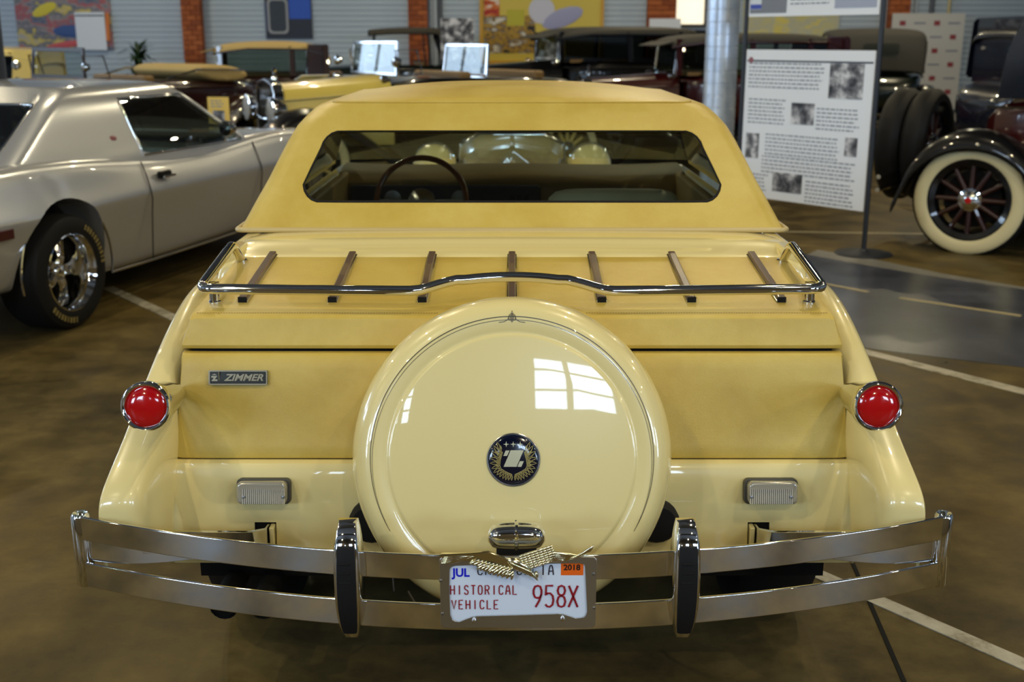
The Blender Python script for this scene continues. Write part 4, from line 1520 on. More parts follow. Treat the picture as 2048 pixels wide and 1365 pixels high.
def vintage(name, label, loc, rz, body, fend, style, top=None, kit=KIT_W, belt=1.10, height=1.66, scale=1.0, glassm=DARKG, frame=CHROME, second_screen=False, cat='car', rake=.10, trim=None, ry=1.0, tub=None, fw=.03):
    t = thing(name, label, cat, loc, rz)
    t.scale = (scale,) * 3
    wr = .40
    ra, fa = -1.48, 1.46
    # hood
    hs = []
    for y, w, z in ((.48, .52, belt + .03), (.62, .47, belt + .02), (1.1, .36, belt - .02), (1.55, .28, belt - .05)):
        hs.append([(-w, y, .52), (-w, y, z - .16), (-w * .86, y, z - .06), (-w * .45, y, z), (0, y, z + .015), (w * .45, y, z), (w * .86, y, z - .06), (w, y, z - .16), (w, y, .52)])
    MB().loft(hs).build('hood', body, t, ang=45)
    for s in (-1, 1):
        MB().tube([(s * .525, .48, belt - .13), (s * .365, 1.1, belt - .17), (s * .285, 1.55, belt - .2)], .007, 6).build('hood_moulding', trim or fend, t)
    # radiator
    zr = belt - .02
    rp = [(-.27, .42), (.27, .42), (.29, .6), (.29, zr - .10), (.24, zr - .02), (.10, zr + .015), (0, zr + .03), (-.10, zr + .015), (-.24, zr - .02), (-.29, zr - .10), (-.29, .6)]
    ri = [(x * .80, .47 + (z - .42) * .90) for x, z in rp]
    Mr = Matrix.Translation((0, 1.56, 0)) @ Matrix.Rotation(R(90), 4, 'X') @ Matrix.Rotation(PI, 4, 'Y')
    MB().bridge(rp, ri, Mr, -.02, .09).build('radiator_shell', CHROME, t, bevel=.012)
    MB().prism(ri, Mr, -.02, .05).build('radiator_core', BLACKPAINT, t)
    for k in range(-3, 4):
        MB().box((k * .058, 1.625, .44 + (zr - .44) / 2), (.010, .012, zr - .56)).build('grille_bar', CHROME, t)
    MB().lathe([(.03, 0), (.03, .02), (.018, .04), (.012, .07), (.03, .09), (.0, .13)], MT((0, 1.53, zr + .02)), n=12).build('radiator_cap', CHROME, t)
    # body tub
    st_ = [(-1.92 * ry, .40, .62, belt - .22), (-1.82 * ry, .55, .55, belt - .06), (-1.45 * ry, .66, .50, belt), (-.8, .71, .48, belt + .005), (0, .70, .48, belt + .01), (.48, .56, .48, belt + .03)]
    MB().loft([[(0, y, zb), (w * .85, y, zb), (w * .97, y, zb + .12), (w, y, (zb + zt) / 2 + .1), (w * .985, y, zt - .05), (w * .93, y, zt), (0, y, zt), (-w * .93, y, zt), (-w * .985, y, zt - .05), (-w, y, (zb + zt) / 2 + .1), (-w * .97, y, zb + .12), (-w * .85, y, zb)] for y, w, zb, zt in st_]).build('body', tub or body, t, ang=40, sub=1)
    MB().box((0, -.1, .42), (.9, 3.5, .14)).build('chassis', DARK, t)
    for s in (-1, 1):
        MB().tube([(s * .565, .48, belt - .06), (s * .705, 0, belt - .08), (s * .715, -.8, belt - .08), (s * .665, -1.45, belt - .085)], .010, 6).build('belt_moulding', trim or fend, t)
        for y in (.40, -.42):
            MB().box((s * (.60 if y > 0 else .715), y, belt - .33), (.012, .008, .5)).build('door_seam', DARK, t)
        MB().box((s * .735, -.30, belt - .16), (.03, .10, .018)).build('door_handle', CHROME, t, bevel=.005)
        # fenders and running boards
        fp = [(y, z) for y, z in arcp(fa, wr, .52, -8, 118, 9)] + [(1.0, .74), (.72, .52), (.5, .385), (.38, .36)]
        fender_strip(t, fend, s, fp, .40 if style != 'x' else .4, .86)
        rp_ = [(-.70, .36), (-.86, .44)] + [(y, z) for y, z in arcp(ra, wr, .52, 30, 172, 9)] + [(-2.04, .38)]
        fender_strip(t, fend, s, rp_, .54, .86)
        MB().box((s * .72, -.16, .345), (.28, 1.12, .03)).build('running_board', BLACK, t, bevel=.006)
        put_wheel(kit, t, (s * .72, fa, wr), s)
        put_wheel(kit, t, (s * .72, ra, wr), s)
        hl_ = MB().lathe([(0, -.14), (.05, -.13), (.10, -.07), (.125, .02), (.135, .035), (.135, .06), (.122, .065)], MT((s * .36, 1.66, .88), R(-90)), n=24).build('headlight', CHROME, t, ang=60)
        link('lens', MB().lathe([(.001, .075), (.07, .072), (.122, .062)], MT((s * .36, 1.66, .88), R(-90)), n=20).mesh('lens'), CLEARL, hl_)
        MB().tube([(s * .36, 1.64, .76), (s * .38, 1.6, .55)], .02, 8).build('headlight_stem', CHROME, t)
        MB().lathe([(.0, .035), (.03, .03), (.045, 0), (.02, -.07), (0, -.08)], MT((s * .60, .62, belt + .0), R(-90)), n=14).build('side_lamp', CHROME, t)
    MB().tube([(-.36, 1.63, .80), (0, 1.68, .79), (.36, 1.63, .80)], .014, 8).build('headlight_bar', CHROME, t)
    for z in (.42, .52):
        MB().tube([(-.80, 1.92, z), (-.45, 2.03, z), (.45, 2.03, z), (.80, 1.92, z)], .018, 8).build('bumper_bar', CHROME, t)
    for z in (.42, .52):
        MB().tube([(-.75, -2.18, z), (.75, -2.18, z)], .018, 8).build('bumper_bar', CHROME, t)
    # windscreen
    def screen(y, wtop, z0, z1, nm='windscreen'):
        Ms = Matrix.Translation((0, y, z0)) @ Matrix.Rotation(R(90 + math.degrees(rake)), 4, 'X')
        fr_ = MB().bridge([(-wtop, 0), (wtop, 0), (wtop * .96, z1 - z0), (-wtop * .96, z1 - z0)], [(-wtop + fw, fw), (wtop - fw, fw), (wtop * .96 - fw, z1 - z0 - fw), (-wtop * .96 + fw, z1 - z0 - fw)], Ms, -.012, .012).build(nm, frame, t, bevel=.003)
        MB().prism([(-wtop + fw, fw), (wtop - fw, fw), (wtop * .96 - fw, z1 - z0 - fw), (-wtop * .96 + fw, z1 - z0 - fw)], Ms, -.003, .003).build('pane', CLEARG, fr_)
        return fr_
    if style in ('tourer', 'folded', 'bare'):
        screen(.46, .57, belt + .03, min(height - .04, belt + .37))
        for s in (-1, 1):
            MB().tube([(s * .57, .47, belt + .28), (s * .70, .30, belt + .28), (s * .70, .24, belt + .05), (s * .58, .44, belt + .03)], .010, 6, closed=True).build('wind_wing', frame, t)
            MB().lathe([(0, .03), (.04, .025), (.055, 0), (.03, -.05), (0, -.06)], MT((s * .74, .55, belt + .17), R(-90)), n=16).build('spot_lamp', CHROME, t)
        for y in (-.35, -1.25):
            MB().loft([[(x, y + d, z) for x, d in ((-.55, -.06), (.55, -.06), (.55, .08), (-.55, .08))] for z in (belt - .1, belt + .06)]).build('seat_back', mat('tan_leather', rgb(120, 92, 50), .5), t, bevel=.03)
        if second_screen:
            screen(-.62, .50, belt + .0, belt + .34, 'rear_windscreen')
    if style == 'folded':
        fo = MB()
        rows_ = []
        for x in (-.72, -.68, -.45, -.2, 0, .2, .45, .68, .72):
            e = .75 if abs(x) > .7 else 1.0
            pl_ = 1 + .06 * math.cos(x * 26)
            rows_.append([(x, -1.22 + .42 * e * math.cos(q) * (1.0 if math.cos(q) < 0 else .85), belt + .07 + .10 * e * pl_ * math.sin(q) + .03 * math.cos(q)) for q in [2 * PI * j / 14 for j in range(14)]])
        fo.loft(rows_).build('folded_top', top, t, ang=60, sub=1)
        for s in (-1, 1):
            MB().tube([(s * .73, -.45, belt + .02), (s * .74, -.85, belt + .12), (s * .74, -1.5, belt + .10)], .012, 6).build('top_bow', CHROME, t)
    if style == 'tourer':
        zt = height
        prof_ = [(.56, zt - .05, .60), (.50, zt - .035, .64), (.2, zt - .012, .67), (-.4, zt, .69), (-1.0, zt - .005, .69), (-1.45, zt - .05, .67), (-1.62, zt - .13, .64), (-1.72, zt - .32, .62), (-1.76, belt - .02, .60)]
        rows_ = []
        for y, z, w in prof_:
            y = y * ry if y < 0 else y
            rows_.append([(-w - .01, y, z - .11), (-w, y, z - .06), (-w * .93, y, z - .015), (-w * .5, y, z + .004), (0, y, z + .008), (w * .5, y, z + .004), (w * .93, y, z - .015), (w, y, z - .06), (w + .01, y, z - .11)])
        MB().grid(rows_).build('fabric_top', top, t, ang=50, sub=1, solid=.012)
        for s in (-1, 1):
            MB().grid([[(s * .70, -1.02 * ry, zt - .10), (s * .705, -1.12 * ry, (zt + belt) / 2), (s * .70, -1.35 * ry, belt - .02)], [(s * .66, -1.60 * ry, zt - .20), (s * .65, -1.68 * ry, (zt + belt) / 2), (s * .62, -1.74 * ry, belt - .02)]]).build('quarter_curtain', top, t, solid=.01)
            MB().tube([(s * .70, -.50, belt), (s * .70, -.45, zt - .09)], .013, 8).build('top_bow', BLACKPAINT, t)
            MB().tube([(s * .60, .47, belt + .3), (s * .63, .45, zt - .08)], .012, 8).build('top_bow', BLACKPAINT, t)
        MB().prism(rrect(.50, .16, .03, 3), Matrix.Translation((0, -1.755 * ry, zt - .30)) @ Matrix.Rotation(R(84), 4, 'X'), -.02, .012).build('back_light', CLEARG, t)
    if style in ('sedan', 'coupe'):
        zt = height
        yb = -1.66 if style == 'sedan' else -1.0
        prof_ = [(.60, zt - .11, .52), (.52, zt - .06, .55), (.36, zt - .022, .59), (-.2, zt, .62), (yb + .5, zt - .005, .62), (yb + .16, zt - .04, .60), (yb, zt - .13, .57), (yb - .05, zt - .24, .56)]
        rows_ = []
        for y, z, w in prof_:
            rows_.append([(-w - .02, y, z - .10), (-w, y, z - .045), (-w * .9, y, z - .008), (-w * .5, y, z + .006), (0, y, z + .01), (w * .5, y, z + .006), (w * .9, y, z - .008), (w, y, z - .045), (w + .02, y, z - .10)])
        MB().grid(rows_).build('roof', top or body, t, ang=50, sub=1, solid=.015)
        zw0, zw1 = belt + .0, zt - .10
        for s in (-1, 1):
            cols_ = [.50, -.42, -1.16, yb + .02] if style == 'sedan' else [.50, -.5, yb + .02]
            for y in cols_:
                MB().loft([[(s * .67 * (.84 if y > .4 else 1), y - .035, zw0), (s * .69 * (.84 if y > .4 else 1), y + .035, zw0), (s * .64 * (.84 if y > .4 else 1), y + .035, zw0)], [(s * .61 * (.9 if y > .4 else 1), y - .035, zw1 + .03), (s * .63 * (.9 if y > .4 else 1), y + .035, zw1 + .03), (s * .58 * (.9 if y > .4 else 1), y + .035, zw1 + .03)]]).build('pillar', body, t)
            MB().loft([[(s * .62, yb - .02, zw0 - .02), (s * .70, yb + .30, zw0 - .02), (s * .66, yb + .32, zw0)], [(s * .57, yb - .02, zw1 + .05), (s * .64, yb + .26, zw1 + .05), (s * .60, yb + .28, zw1 + .06)]]).build('quarter_panel', body, t)
            for k in range(len(cols_) - 1):
                ya_, yb_ = cols_[k] - .04, cols_[k + 1] + .04
                if yb_ < yb + .3:
                    yb_ = yb + .3
                MB().grid([[(s * .672 * (.86 if ya_ > .4 else 1), ya_, zw0), (s * .672, yb_, zw0)], [(s * .612 * (.9 if ya_ > .4 else 1), ya_, zw1 + .02), (s * .612, yb_, zw1 + .02)]]).build('side_window', glassm, t)
            MB().tube([(s * .56, .6, zt - .17), (s * .64, .1, zt - .105), (s * .645, yb + .3, zt - .115), (s * .60, yb, zt - .2)], .012, 6).build('drip_rail', body, t)
        screen(.545, .52, belt + .03, zt - .10)
        MB().loft([[(-.56, .58, zt - .115), (.56, .58, zt - .115), (.56, .58, zt - .095), (-.56, .58, zt - .095)], [(-.54, .76, zt - .155), (.54, .76, zt - .155), (.54, .76, zt - .145), (-.54, .76, zt - .145)]]).build('sun_visor', top or body, t)
        MB().box((0, yb + .02, (zw0 + zw1) / 2), (1.14, .04, zw1 - zw0 + .12)).build('rear_panel', body, t)
        MB().box((0, -.4, belt + .02), (1.2, 1.6, .04)).build('seat_back', mat('tan_leather', rgb(120, 92, 50), .5), t)
    return t


MAROON = mat('maroon_paint', rgb(58, 14, 14), .25, 0, 1.0)
DKMAROON = mat('dark_maroon_paint', rgb(40, 14, 12), .25, 0, 1.0)
YELLOW = mat('yellow_paint', rgb(214, 190, 92), .28, 0, 1.0)
PALEY = mat('pale_yellow_paint', rgb(226, 200, 112), .3, 0, .8)
NAVYP = mat('navy_paint', rgb(14, 18, 34), .25, 0, 1.0)
GREENP = mat('dark_green_paint', rgb(14, 24, 20), .25, 0, 1.0)
TANTOP = mat('tan_canvas', rgb(182, 156, 98), .75)
OLIVETOP = mat('olive_black_canvas', rgb(52, 48, 40), .8)
NAVYTOP = mat('navy_canvas', rgb(38, 44, 58), .85)
GREYTOP = mat('grey_black_canvas', rgb(64, 62, 58), .8)

vintage('convertible_roadster', 'maroon roadster with its tan top folded down, behind the silver coupe', (-4.73, 11.06, 0), R(140), DKMAROON, DKMAROON, 'folded', TANTOP, kit=KIT_W, belt=1.10, frame=mat('brown_frame', rgb(44, 30, 24), .4), fw=.045)
yel = vintage('yellow_phaeton', 'yellow phaeton with black fenders and chrome windscreen, nose towards the left', (-1.05, 10.2, 0), R(121), YELLOW, BLACKPAINT, 'bare', None, kit=KIT_W, belt=1.17, second_screen=True, trim=mat('olive_line', rgb(120, 104, 44), .4), tub=BLACKPAINT)
vintage('tan_top_convertible', 'dark brown convertible under a raised tan top, behind the yellow phaeton', (-3.72, 14.9, 0), R(100), DKMAROON, BLACKPAINT, 'coupe', TANTOP, kit=KIT_B, belt=1.05, height=1.53, glassm=GLASS)
vintage('olive_top_tourer', 'dark tourer with an olive black top, farthest back near the middle', (-2.0, 18.7, 0), R(98), GREENP, BLACKPAINT, 'tourer', OLIVETOP, kit=KIT_B, belt=1.12, height=1.76, ry=.62)
vintage('black_sedan', 'black sedan with sun visor and bright windscreen, behind the cream car roof', (1.08, 15.4, 0), R(106), BLACKPAINT, BLACKPAINT, 'sedan', mat('black_roof_fabric', rgb(46, 44, 40), .6), kit=KIT_B, belt=1.12, height=1.58, scale=1.1, glassm=DARKG)
vintage('maroon_sedan', 'maroon sedan with sun visor, behind the white column', (2.5, 12.9, 0), R(97), MAROON, BLACKPAINT, 'sedan', GREYTOP, kit=KIT_B, belt=1.12, height=1.63, glassm=GLASS, trim=MAROON)
grn = vintage('green_tourer', 'dark green tourer with grey black top seen from behind, in front of the logo banner', (5.62, 16.4, 0), R(-10), GREENP, BLACKPAINT, 'tourer', GREYTOP, kit=KIT_B, belt=1.10, height=1.72)
vintage('navy_sedan', 'dark navy sedan at the right edge, behind the touring car', (6.35, 9.2, 0), R(-84), NAVYP, BLACKPAINT, 'sedan', NAVYP, kit=KIT_B, belt=1.20, height=1.80, glassm=GLASS)
vintage('yellow_coupe', 'pale yellow closed coupe at the far left, behind the grey post', (-7.95, 13.6, 0), R(95), PALEY, BLACKPAINT, 'sedan', PALEY, kit=KIT_B, belt=1.04, height=1.47)

# the touring car at the right edge, nearest of the dark cars
ta = -127.0
trn = Matrix.Rotation(R(ta), 3, 'Z')
tp = Vector((3.375, 6.244, 0)) - trn @ Vector((.80, -1.48, 0))
tour = vintage('touring_car', 'dark touring car with cream whitewall wheel and navy top, cut by the right edge', tuple(tp), R(ta), MAROON, BLACKPAINT, 'tourer', NAVYTOP, kit=KIT_J, belt=1.16, height=1.84, ry=.80)
for k, y in enumerate((-2.06, -2.26)):
    sp_ = put_wheel(KIT_B, tour, (.0, y, .72), 1, 1.16, 'spare_wheel', (0, 0, R(90)))
MB().box((0, -1.85, .66), (.12, .5, .08)).build('spare_bracket', DARK, tour)
for c in list(tour.children):
    if c.name.split('.')[0] == 'wheel' and abs(c.location.x - .72) < .01 and c.location.y < 0:
        link('hub_emblem', MB().lathe([(0, .088), (.02, .0875), (.024, .084)], Matrix.Rotation(R(90), 4, 'Y'), n=16).mesh('hub_emblem'), mat('red_enamel', rgb(190, 24, 24), .3), c)

# ---------------------------------------------------------------- column, post, signs
colM = mat('galvanised_column', rgb(176, 182, 186), .3, .45)
_v = tc(colM)
_n = tex(colM, _v, 'Noise', 8.0, 4, .6)
lk(colM, ramp(colM, _n.outputs['Fac'], [(.3, rgb(190, 206, 228)), (.7, rgb(226, 236, 250))]), pin(colM, 'Base Color'))
prof_ = []
for k in range(60):
    z = k * .1
    prof_ += [(.138, z), (.138, z + .086), (.134, z + .09), (.134, z + .096)]
cl = MB().lathe([(r_ * 1.0, z) for r_, z in prof_], MT((1.77, 7.75, 0)), n=28).build('column', colM)
tag(cl, 'round pale ribbed column behind the cream car roof', 'column')

pst = thing('steel_post', 'grey steel post with a fire extinguisher sign at the left edge', 'post', (-4.13, 7.05, 0), R(-8))
PG = mat('post_grey', rgb(84, 88, 96), .5)
MB().box((0, 0, 3.0), (.012, .17, 6.0)).box((0, -.085, 3.0), (.20, .012, 6.0)).box((0, .085, 3.0), (.20, .012, 6.0)).build('column_shaft', PG, pst)
MB().box((0, 0, .01), (.3, .3, .02)).build('base_plate', PG, pst)
sg = MB().box((-.035, -.095, 1.86), (.115, .006, .74)).build('extinguisher_sign', WHITE, pst)
RS = mat('sign_red', rgb(200, 36, 44), .4)
for x in (-.082, .012):
    MB().box((x, -.099, 1.86), (.012, .002, .72)).build('border', RS, sg)
MB().box((-.035, -.099, 2.205), (.10, .002, .05)).build('border', RS, sg)
put_text('lettering', 'FIRE', .045, Matrix.Translation((-.035, -.1005, 2.205)) @ Matrix.Rotation(R(90), 4, 'X'), WHITE, sg, depth=.0003, bold=.001)
for k, ch in enumerate('EXTINGUISHER'):
    put_text('lettering', ch, .042, Matrix.Translation((-.035, -.099, 2.145 - k * .043)) @ Matrix.Rotation(R(90), 4, 'X'), RS, sg, depth=.0003, bold=.001)
MB().prism([(-.035, -.06), (.035, -.06), (.035, .02), (.0, .0 - .10), (-.035, .02)], Matrix.Identity(4), 0, .002) if False else None
for s in (-1, 1):
    MB().prism([(0, 0), (s * .036, .055), (s * .036, 0)], Matrix.Translation((-.035, -.098, 1.505)) @ Matrix.Rotation(R(90), 4, 'X'), 0, .002).build('arrow', RS, sg)
fx = thing('fire_extinguisher', 'red fire extinguisher hanging on the grey post', 'extinguisher', (-4.22, 6.87, 1.02))
MB().lathe([(0, 0), (.05, 0), (.06, .02), (.06, .30), (.045, .35), (.02, .375), (.02, .39)], n=20).build('cylinder', RS, fx)
MB().box((0, 0, .41), (.03, .12, .04)).build('valve', BLACK, fx, bevel=.008)
MB().tube([(0, -.05, .41), (.06, -.07, .36), (.07, -.06, .15)], .009, 6).build('hose', BLACK, fx)
MB().box((-.03, -.065, .25), (.06, .004, .13)).build('inspection_tag', mat('orange_tag', rgb(236, 150, 40), .6), fx)

# information board: two poles on round feet, two hanging panels
A_, B_ = Vector((2.63, 6.24, 0)), Vector((1.86, 7.22, 0))
ub = (A_ - B_).normalized()
wid = (A_ - B_).length
info = thing('information_board', 'white printed information panels hung between two dark poles', 'sign', tuple((A_ + B_) / 2), math.atan2(ub.y, ub.x))
DP = mat('dark_pole', rgb(34, 38, 46), .4)
for s in (-1, 1):
    MB().tube([(s * wid / 2, 0, .02), (s * wid / 2, 0, 2.7)], .018, 10).build('pole', DP, info)
    MB().lathe([(.21, 0), (.21, .008), (.19, .014), (.03, .022), (.02, .04)], MT((s * wid / 2, 0, 0)), n=32, cap=True).build('round_foot', DP, info)


def photo_mat(name, seed, tint=(1, 1, 1)):
    m = mat(name, (.3, .3, .3, 1), .5)
    t = nd(m, 'ShaderNodeTexCoord')
    mp = nd(m, 'ShaderNodeMapping')
    mp.inputs['Location'].default_value = (seed, seed * 2, 0)
    lk(m, t.outputs['Object'], mp.inputs['Vector'])
    n = tex(m, mp.outputs['Vector'], 'Noise', 8, 5, .6)
    lk(m, ramp(m, n.outputs['Fac'], [(.38, (.02 * tint[0], .02 * tint[1], .025 * tint[2], 1)), (.5, (.2 * tint[0], .2 * tint[1], .22 * tint[2], 1)), (.62, (.75 * tint[0], .75 * tint[1], .78 * tint[2], 1))]), pin(m, 'Base Color'))
    return m


GREYTXT = mat('grey_print', rgb(140, 145, 158), .6)
SHEET = mat('info_sheet_white', rgb(244, 248, 255), .55)


def text_block(mb, x0, x1, z0, z1, line=.030, y=-.0085, side=-1):
    z = z1
    while z > z0:
        x = x0
        end = x1 - random.uniform(0, .05)
        while x < end:
            w = random.uniform(.015, .05)
            mb.add([(x, y, z - .010), (min(x + w, end), y, z - .010), (min(x + w, end), y, z), (x, y, z)], [(0, 1, 2, 3)])
            x += w + .010
        z -= line


pw, z0, z1 = wid - .055, .315, 1.475
p1 = MB().box((0, 0, (z0 + z1) / 2), (pw, .012, z1 - z0)).build('lower_panel', SHEET, info)
MB().box((0, -.0075, z1 - .085), (pw * .98, .002, .012)).build('heading_rule', mat('dark_rule', rgb(40, 46, 58), .5), p1)


def ix(px):     # fraction across the lower panel as printed
    return (px - .5) * pw


tb = MB()
for a, b, c, d in ((.03, .64, .70, .88), (.04, .36, .46, .64), (.60, .93, .46, .60), (.20, .80, .27, .41), (.18, .92, .14, .26), (.05, .24, .02, .13), (.55, .93, -.02, .12)):
    text_block(tb, ix(a), ix(b), z0 + .04 + (z1 - z0) * c, z0 + .04 + (z1 - z0) * d)
tbo = tb.build('printed_text', GREYTXT, p1, ang=180)
tbo['kind'] = 'stuff'
for k, (a, b, c, d) in enumerate(((.68, .93, .70, .92), (.40, .58, .52, .66), (.035, .145, .27, .44), (.83, .92, .34, .46), (.28, .52, .06, .19))):
    MB().box(((ix(a) + ix(b)) / 2, -.008, z0 + (z1 - z0) * (c + d) / 2), (ix(b) - ix(a), .003, (z1 - z0) * (d - c))).build('printed_photo', photo_mat('photo_%d' % k, k * 3.7), p1)
MB().lathe([(0, .002), (.022, .002), (.024, 0)], Matrix.Translation((-pw / 2 + .05, -.008, z1 - .08)) @ Matrix.Rotation(R(90), 4, 'X'), n=16).build('round_logo', mat('logo_rose', rgb(150, 90, 100), .5), p1)
p2 = MB().box((0, 0, 2.25), (pw, .012, 1.05)).build('upper_panel', SHEET, info)
MB().box((-pw * .34, -.0075, 2.25), (pw * .30, .002, 1.0)).build('grey_field', mat('grey_print_field', rgb(128, 132, 142), .5), p2)
MB().box((-pw * .44, -.0095, 1.86), (pw * .09, .002, .16)).build('white_label', PAPER, p2)
MB().box((-pw * .44, -.0098, 1.80), (pw * .09, .002, .035)).build('blue_label_band', mat('label_blue', rgb(60, 80, 180), .5), p2)
t2 = MB()
text_block(t2, -pw * .16, pw * .17, 1.80, 2.6)
t2o = t2.build('printed_text', GREYTXT, p2, ang=180)
t2o['kind'] = 'stuff'
MB().box((pw * .33, -.008, 2.0), (pw * .3, .002, .45)).build('printed_photo', mat('faded_photo', rgb(170, 178, 200), .5), p2)

# yellow placard on a thin stand in front of the phaeton
yp = thing('placard_stand', 'small yellow placard on a thin stand in front of the yellow phaeton', 'sign', (-2.66, 8.35, 0), R(-8))
MB().lathe([(.13, 0), (.13, .01), (.012, .02)], n=20, cap=True).build('foot', DP, yp)
MB().tube([(0, 0, .01), (0, 0, .85)], .008, 8).build('pole', DP, yp)
pb = MB().box((0, -.012, .93), (.20, .008, .24)).build('placard', mat('placard_yellow', rgb(226, 192, 96), .6), yp)
MB().box((0, -.017, .88), (.11, .002, .10)).build('printed_photo', photo_mat('photo_p', 22), pb)
put_text('lettering', 'PACKARD', .03, Matrix.Translation((0, -.017, 1.0)) @ Matrix.Rotation(R(90), 4, 'X'), GREYTXT, pb) if False else None
tx = MB()
for z in (1.02, .995, .97):
    text_block(tx, -.07, .07, z - .005, z, y=-.0172)
txo = tx.build('printed_text', GREYTXT, pb, ang=180)
txo['kind'] = 'stuff'

# card on the phaeton hood
cd = thing('hood_card', 'white card with a red mark lying on the yellow hood', 'card', (-1.05, 10.2, 0), R(121))
MB().box((.30, 1.02, 1.172), (.22, .30, .006), Matrix.Rotation(R(14), 3, 'Y')).build('card', PAPER, cd)
MB().box((.34, 1.08, 1.168), (.09, .09, .004), Matrix.Rotation(R(14), 3, 'Y')).build('red_mark', RS, cd)

# black and white photo board
pbd = thing('photo_board', 'black and white photograph board on a stand beside the yellow poster', 'sign', (-.89, 17.0, 0), 0)
MB().box((0, 0, 1.56), (.55, .02, .66)).build('photo_panel', photo_mat('photo_board_print', 31), pbd)
MB().tube([(0, .02, .02), (0, .02, 1.4)], .015, 8).build('pole', DP, pbd)
MB().lathe([(.18, 0), (.18, .012), (.02, .03)], n=20, cap=True).build('foot', DP, pbd)

# step-and-repeat banner
bn = thing('logo_banner', 'white banner with repeated small red logos behind the green tourer', 'banner', (7.75, 19.7, 0), 0)
MB().box((0, 0, 1.15), (1.35, .02, 1.75)).build('banner_sheet', mat('banner_white', rgb(206, 204, 200), .7), bn)
for s in (-1, 1):
    MB().tube([(s * .66, .03, .01), (s * .66, .03, 1.96)], .015, 8).build('pole', DP, bn)
for r_ in range(6):
    for k in range(4):
        x = -.48 + .32 * k + (.0 if r_ % 2 else .0)
        z = 1.85 - .25 * r_
        if (k + r_) % 2 == 0:
            MB().box((x, -.012, z), (.11, .003, .085)).build('logo', mat('logo_red', rgb(150, 60, 66), .6), bn)
        else:
            MB().box((x, -.012, z), (.22, .003, .03)).build('logo_text', GREYTXT, bn)

# ---------------------------------------------------------------- things on the back wall
YW = Y1 - .03


def brick_core():
    if 'mortar' in MATS:
        return MATS['mortar']
    m = mat('mortar', rgb(120, 96, 76), .9)
    t = nd(m, 'ShaderNodeTexCoord')
    mp = nd(m, 'ShaderNodeMapping')
    mp.inputs['Rotation'].default_value = (R(90), 0, 0)
    lk(m, t.outputs['Object'], mp.inputs['Vector'])
    b = nd(m, 'ShaderNodeTexBrick')
    b.inputs['Color1'].default_value = rgb(158, 82, 38)
    b.inputs['Color2'].default_value = rgb(140, 70, 34)
    b.inputs['Mortar'].default_value = rgb(120, 96, 76)
    b.inputs['Scale'].default_value = 1.0
    b.inputs['Brick Width'].default_value = .19
    b.inputs['Row Height'].default_value = .092
    b.inputs['Mortar Size'].default_value = .007
    lk(m, mp.outputs['Vector'], b.inputs['Vector'])
    lk(m, b.outputs['Color'], pin(m, 'Base Color'))
    return m


def brick_pilaster(x, w):
    p = MB().box((x, Y1 - .10, ZC / 2), (w - .02, .22, ZC)).build('trim_brick', brick_core())
    struct(p)
    return p


BRM = [mat('brick_a', rgb(158, 82, 38), .8), mat('brick_b', rgb(140, 70, 34), .8), mat('brick_c', rgb(172, 94, 48), .8)]
brick_me = MB().box((0, 0, 0), (1, 1, 1)).mesh('brick')
brick_mes = []
for m in BRM:
    c = brick_me.copy()
    c.materials.append(m)
    brick_mes.append(c)
for k, (x, w) in enumerate(((-6.13, .38), (-1.80, .38), (2.86, .56), (7.40, .40))):
    p = brick_pilaster(x, w)
    p.name = 'trim_%d' % (20 + k)
    nb = 2
    for c in range(17):
        z = 1.22 + c * .092
        off = 0 if c % 2 else w / nb / 2
        edges = [-w / 2, w / 2]
        cut_ = sorted({-w / 2, w / 2} | {(-w / 2 + off + i * w / nb) for i in range(nb + 1) if -w / 2 < -w / 2 + off + i * w / nb < w / 2})
        for a, b in zip(cut_[:-1], cut_[1:]):
            o = bpy.data.objects.new('brick', brick_mes[random.randrange(3)])
            COL.objects.link(o)
            o.parent = p
            o.location = (x + (a + b) / 2, Y1 - .17, z)
            o.scale = (b - a - .014, .12, .078)


def poster(name, label, x0, x1, z0, z1, m, y=YW):
    t = thing(name, label, 'poster', ((x0 + x1) / 2, y, z0))
    MB().box((0, 0, (z1 - z0) / 2), (x1 - x0, .02, z1 - z0)).build('poster_sheet', m, t)
    return t


def collage(name, seed, stops, scale=2.2):
    m = mat(name, (.3, .3, .3, 1), .55)
    t = nd(m, 'ShaderNodeTexCoord')
    mp = nd(m, 'ShaderNodeMapping')
    mp.inputs['Location'].default_value = (seed, seed, seed)
    mp.inputs['Scale'].default_value = (1, 1, 1.7)
    lk(m, t.outputs['Object'], mp.inputs['Vector'])
    n = tex(m, mp.outputs['Vector'], 'Noise', scale, 3, .6)
    c = ramp(m, n.outputs['Fac'], stops)
    lk(m, c, pin(m, 'Base Color'))
    return m


art = collage('art_collage', 4, [(.30, rgb(60, 70, 110)), (.38, rgb(110, 116, 130)), (.44, rgb(170, 80, 84)), (.49, rgb(150, 140, 140)), (.55, rgb(96, 100, 116)), (.60, rgb(206, 184, 90)), (.68, rgb(176, 168, 160))], 1.7)
a1 = poster('art_poster', 'colourful painted car poster on the grey wall at far left', -9.55, -7.72, 1.36, 3.0, art)
MB().ellipsoid((-.35, -.012, .75), (.26, .006, .10), Matrix.Rotation(R(-25), 3, 'Y')).build('painted_shape', mat('paint_yellow', rgb(220, 200, 50), .5), a1)
MB().ellipsoid((.15, -.012, .35), (.38, .006, .12)).build('painted_shape', mat('paint_blue', rgb(50, 80, 140), .5), a1)
MB().ellipsoid((.0, -.012, .10), (.40, .006, .06), Matrix.Rotation(R(-8), 3, 'Y')).build('painted_shape', mat('paint_rose', rgb(200, 80, 84), .5), a1)
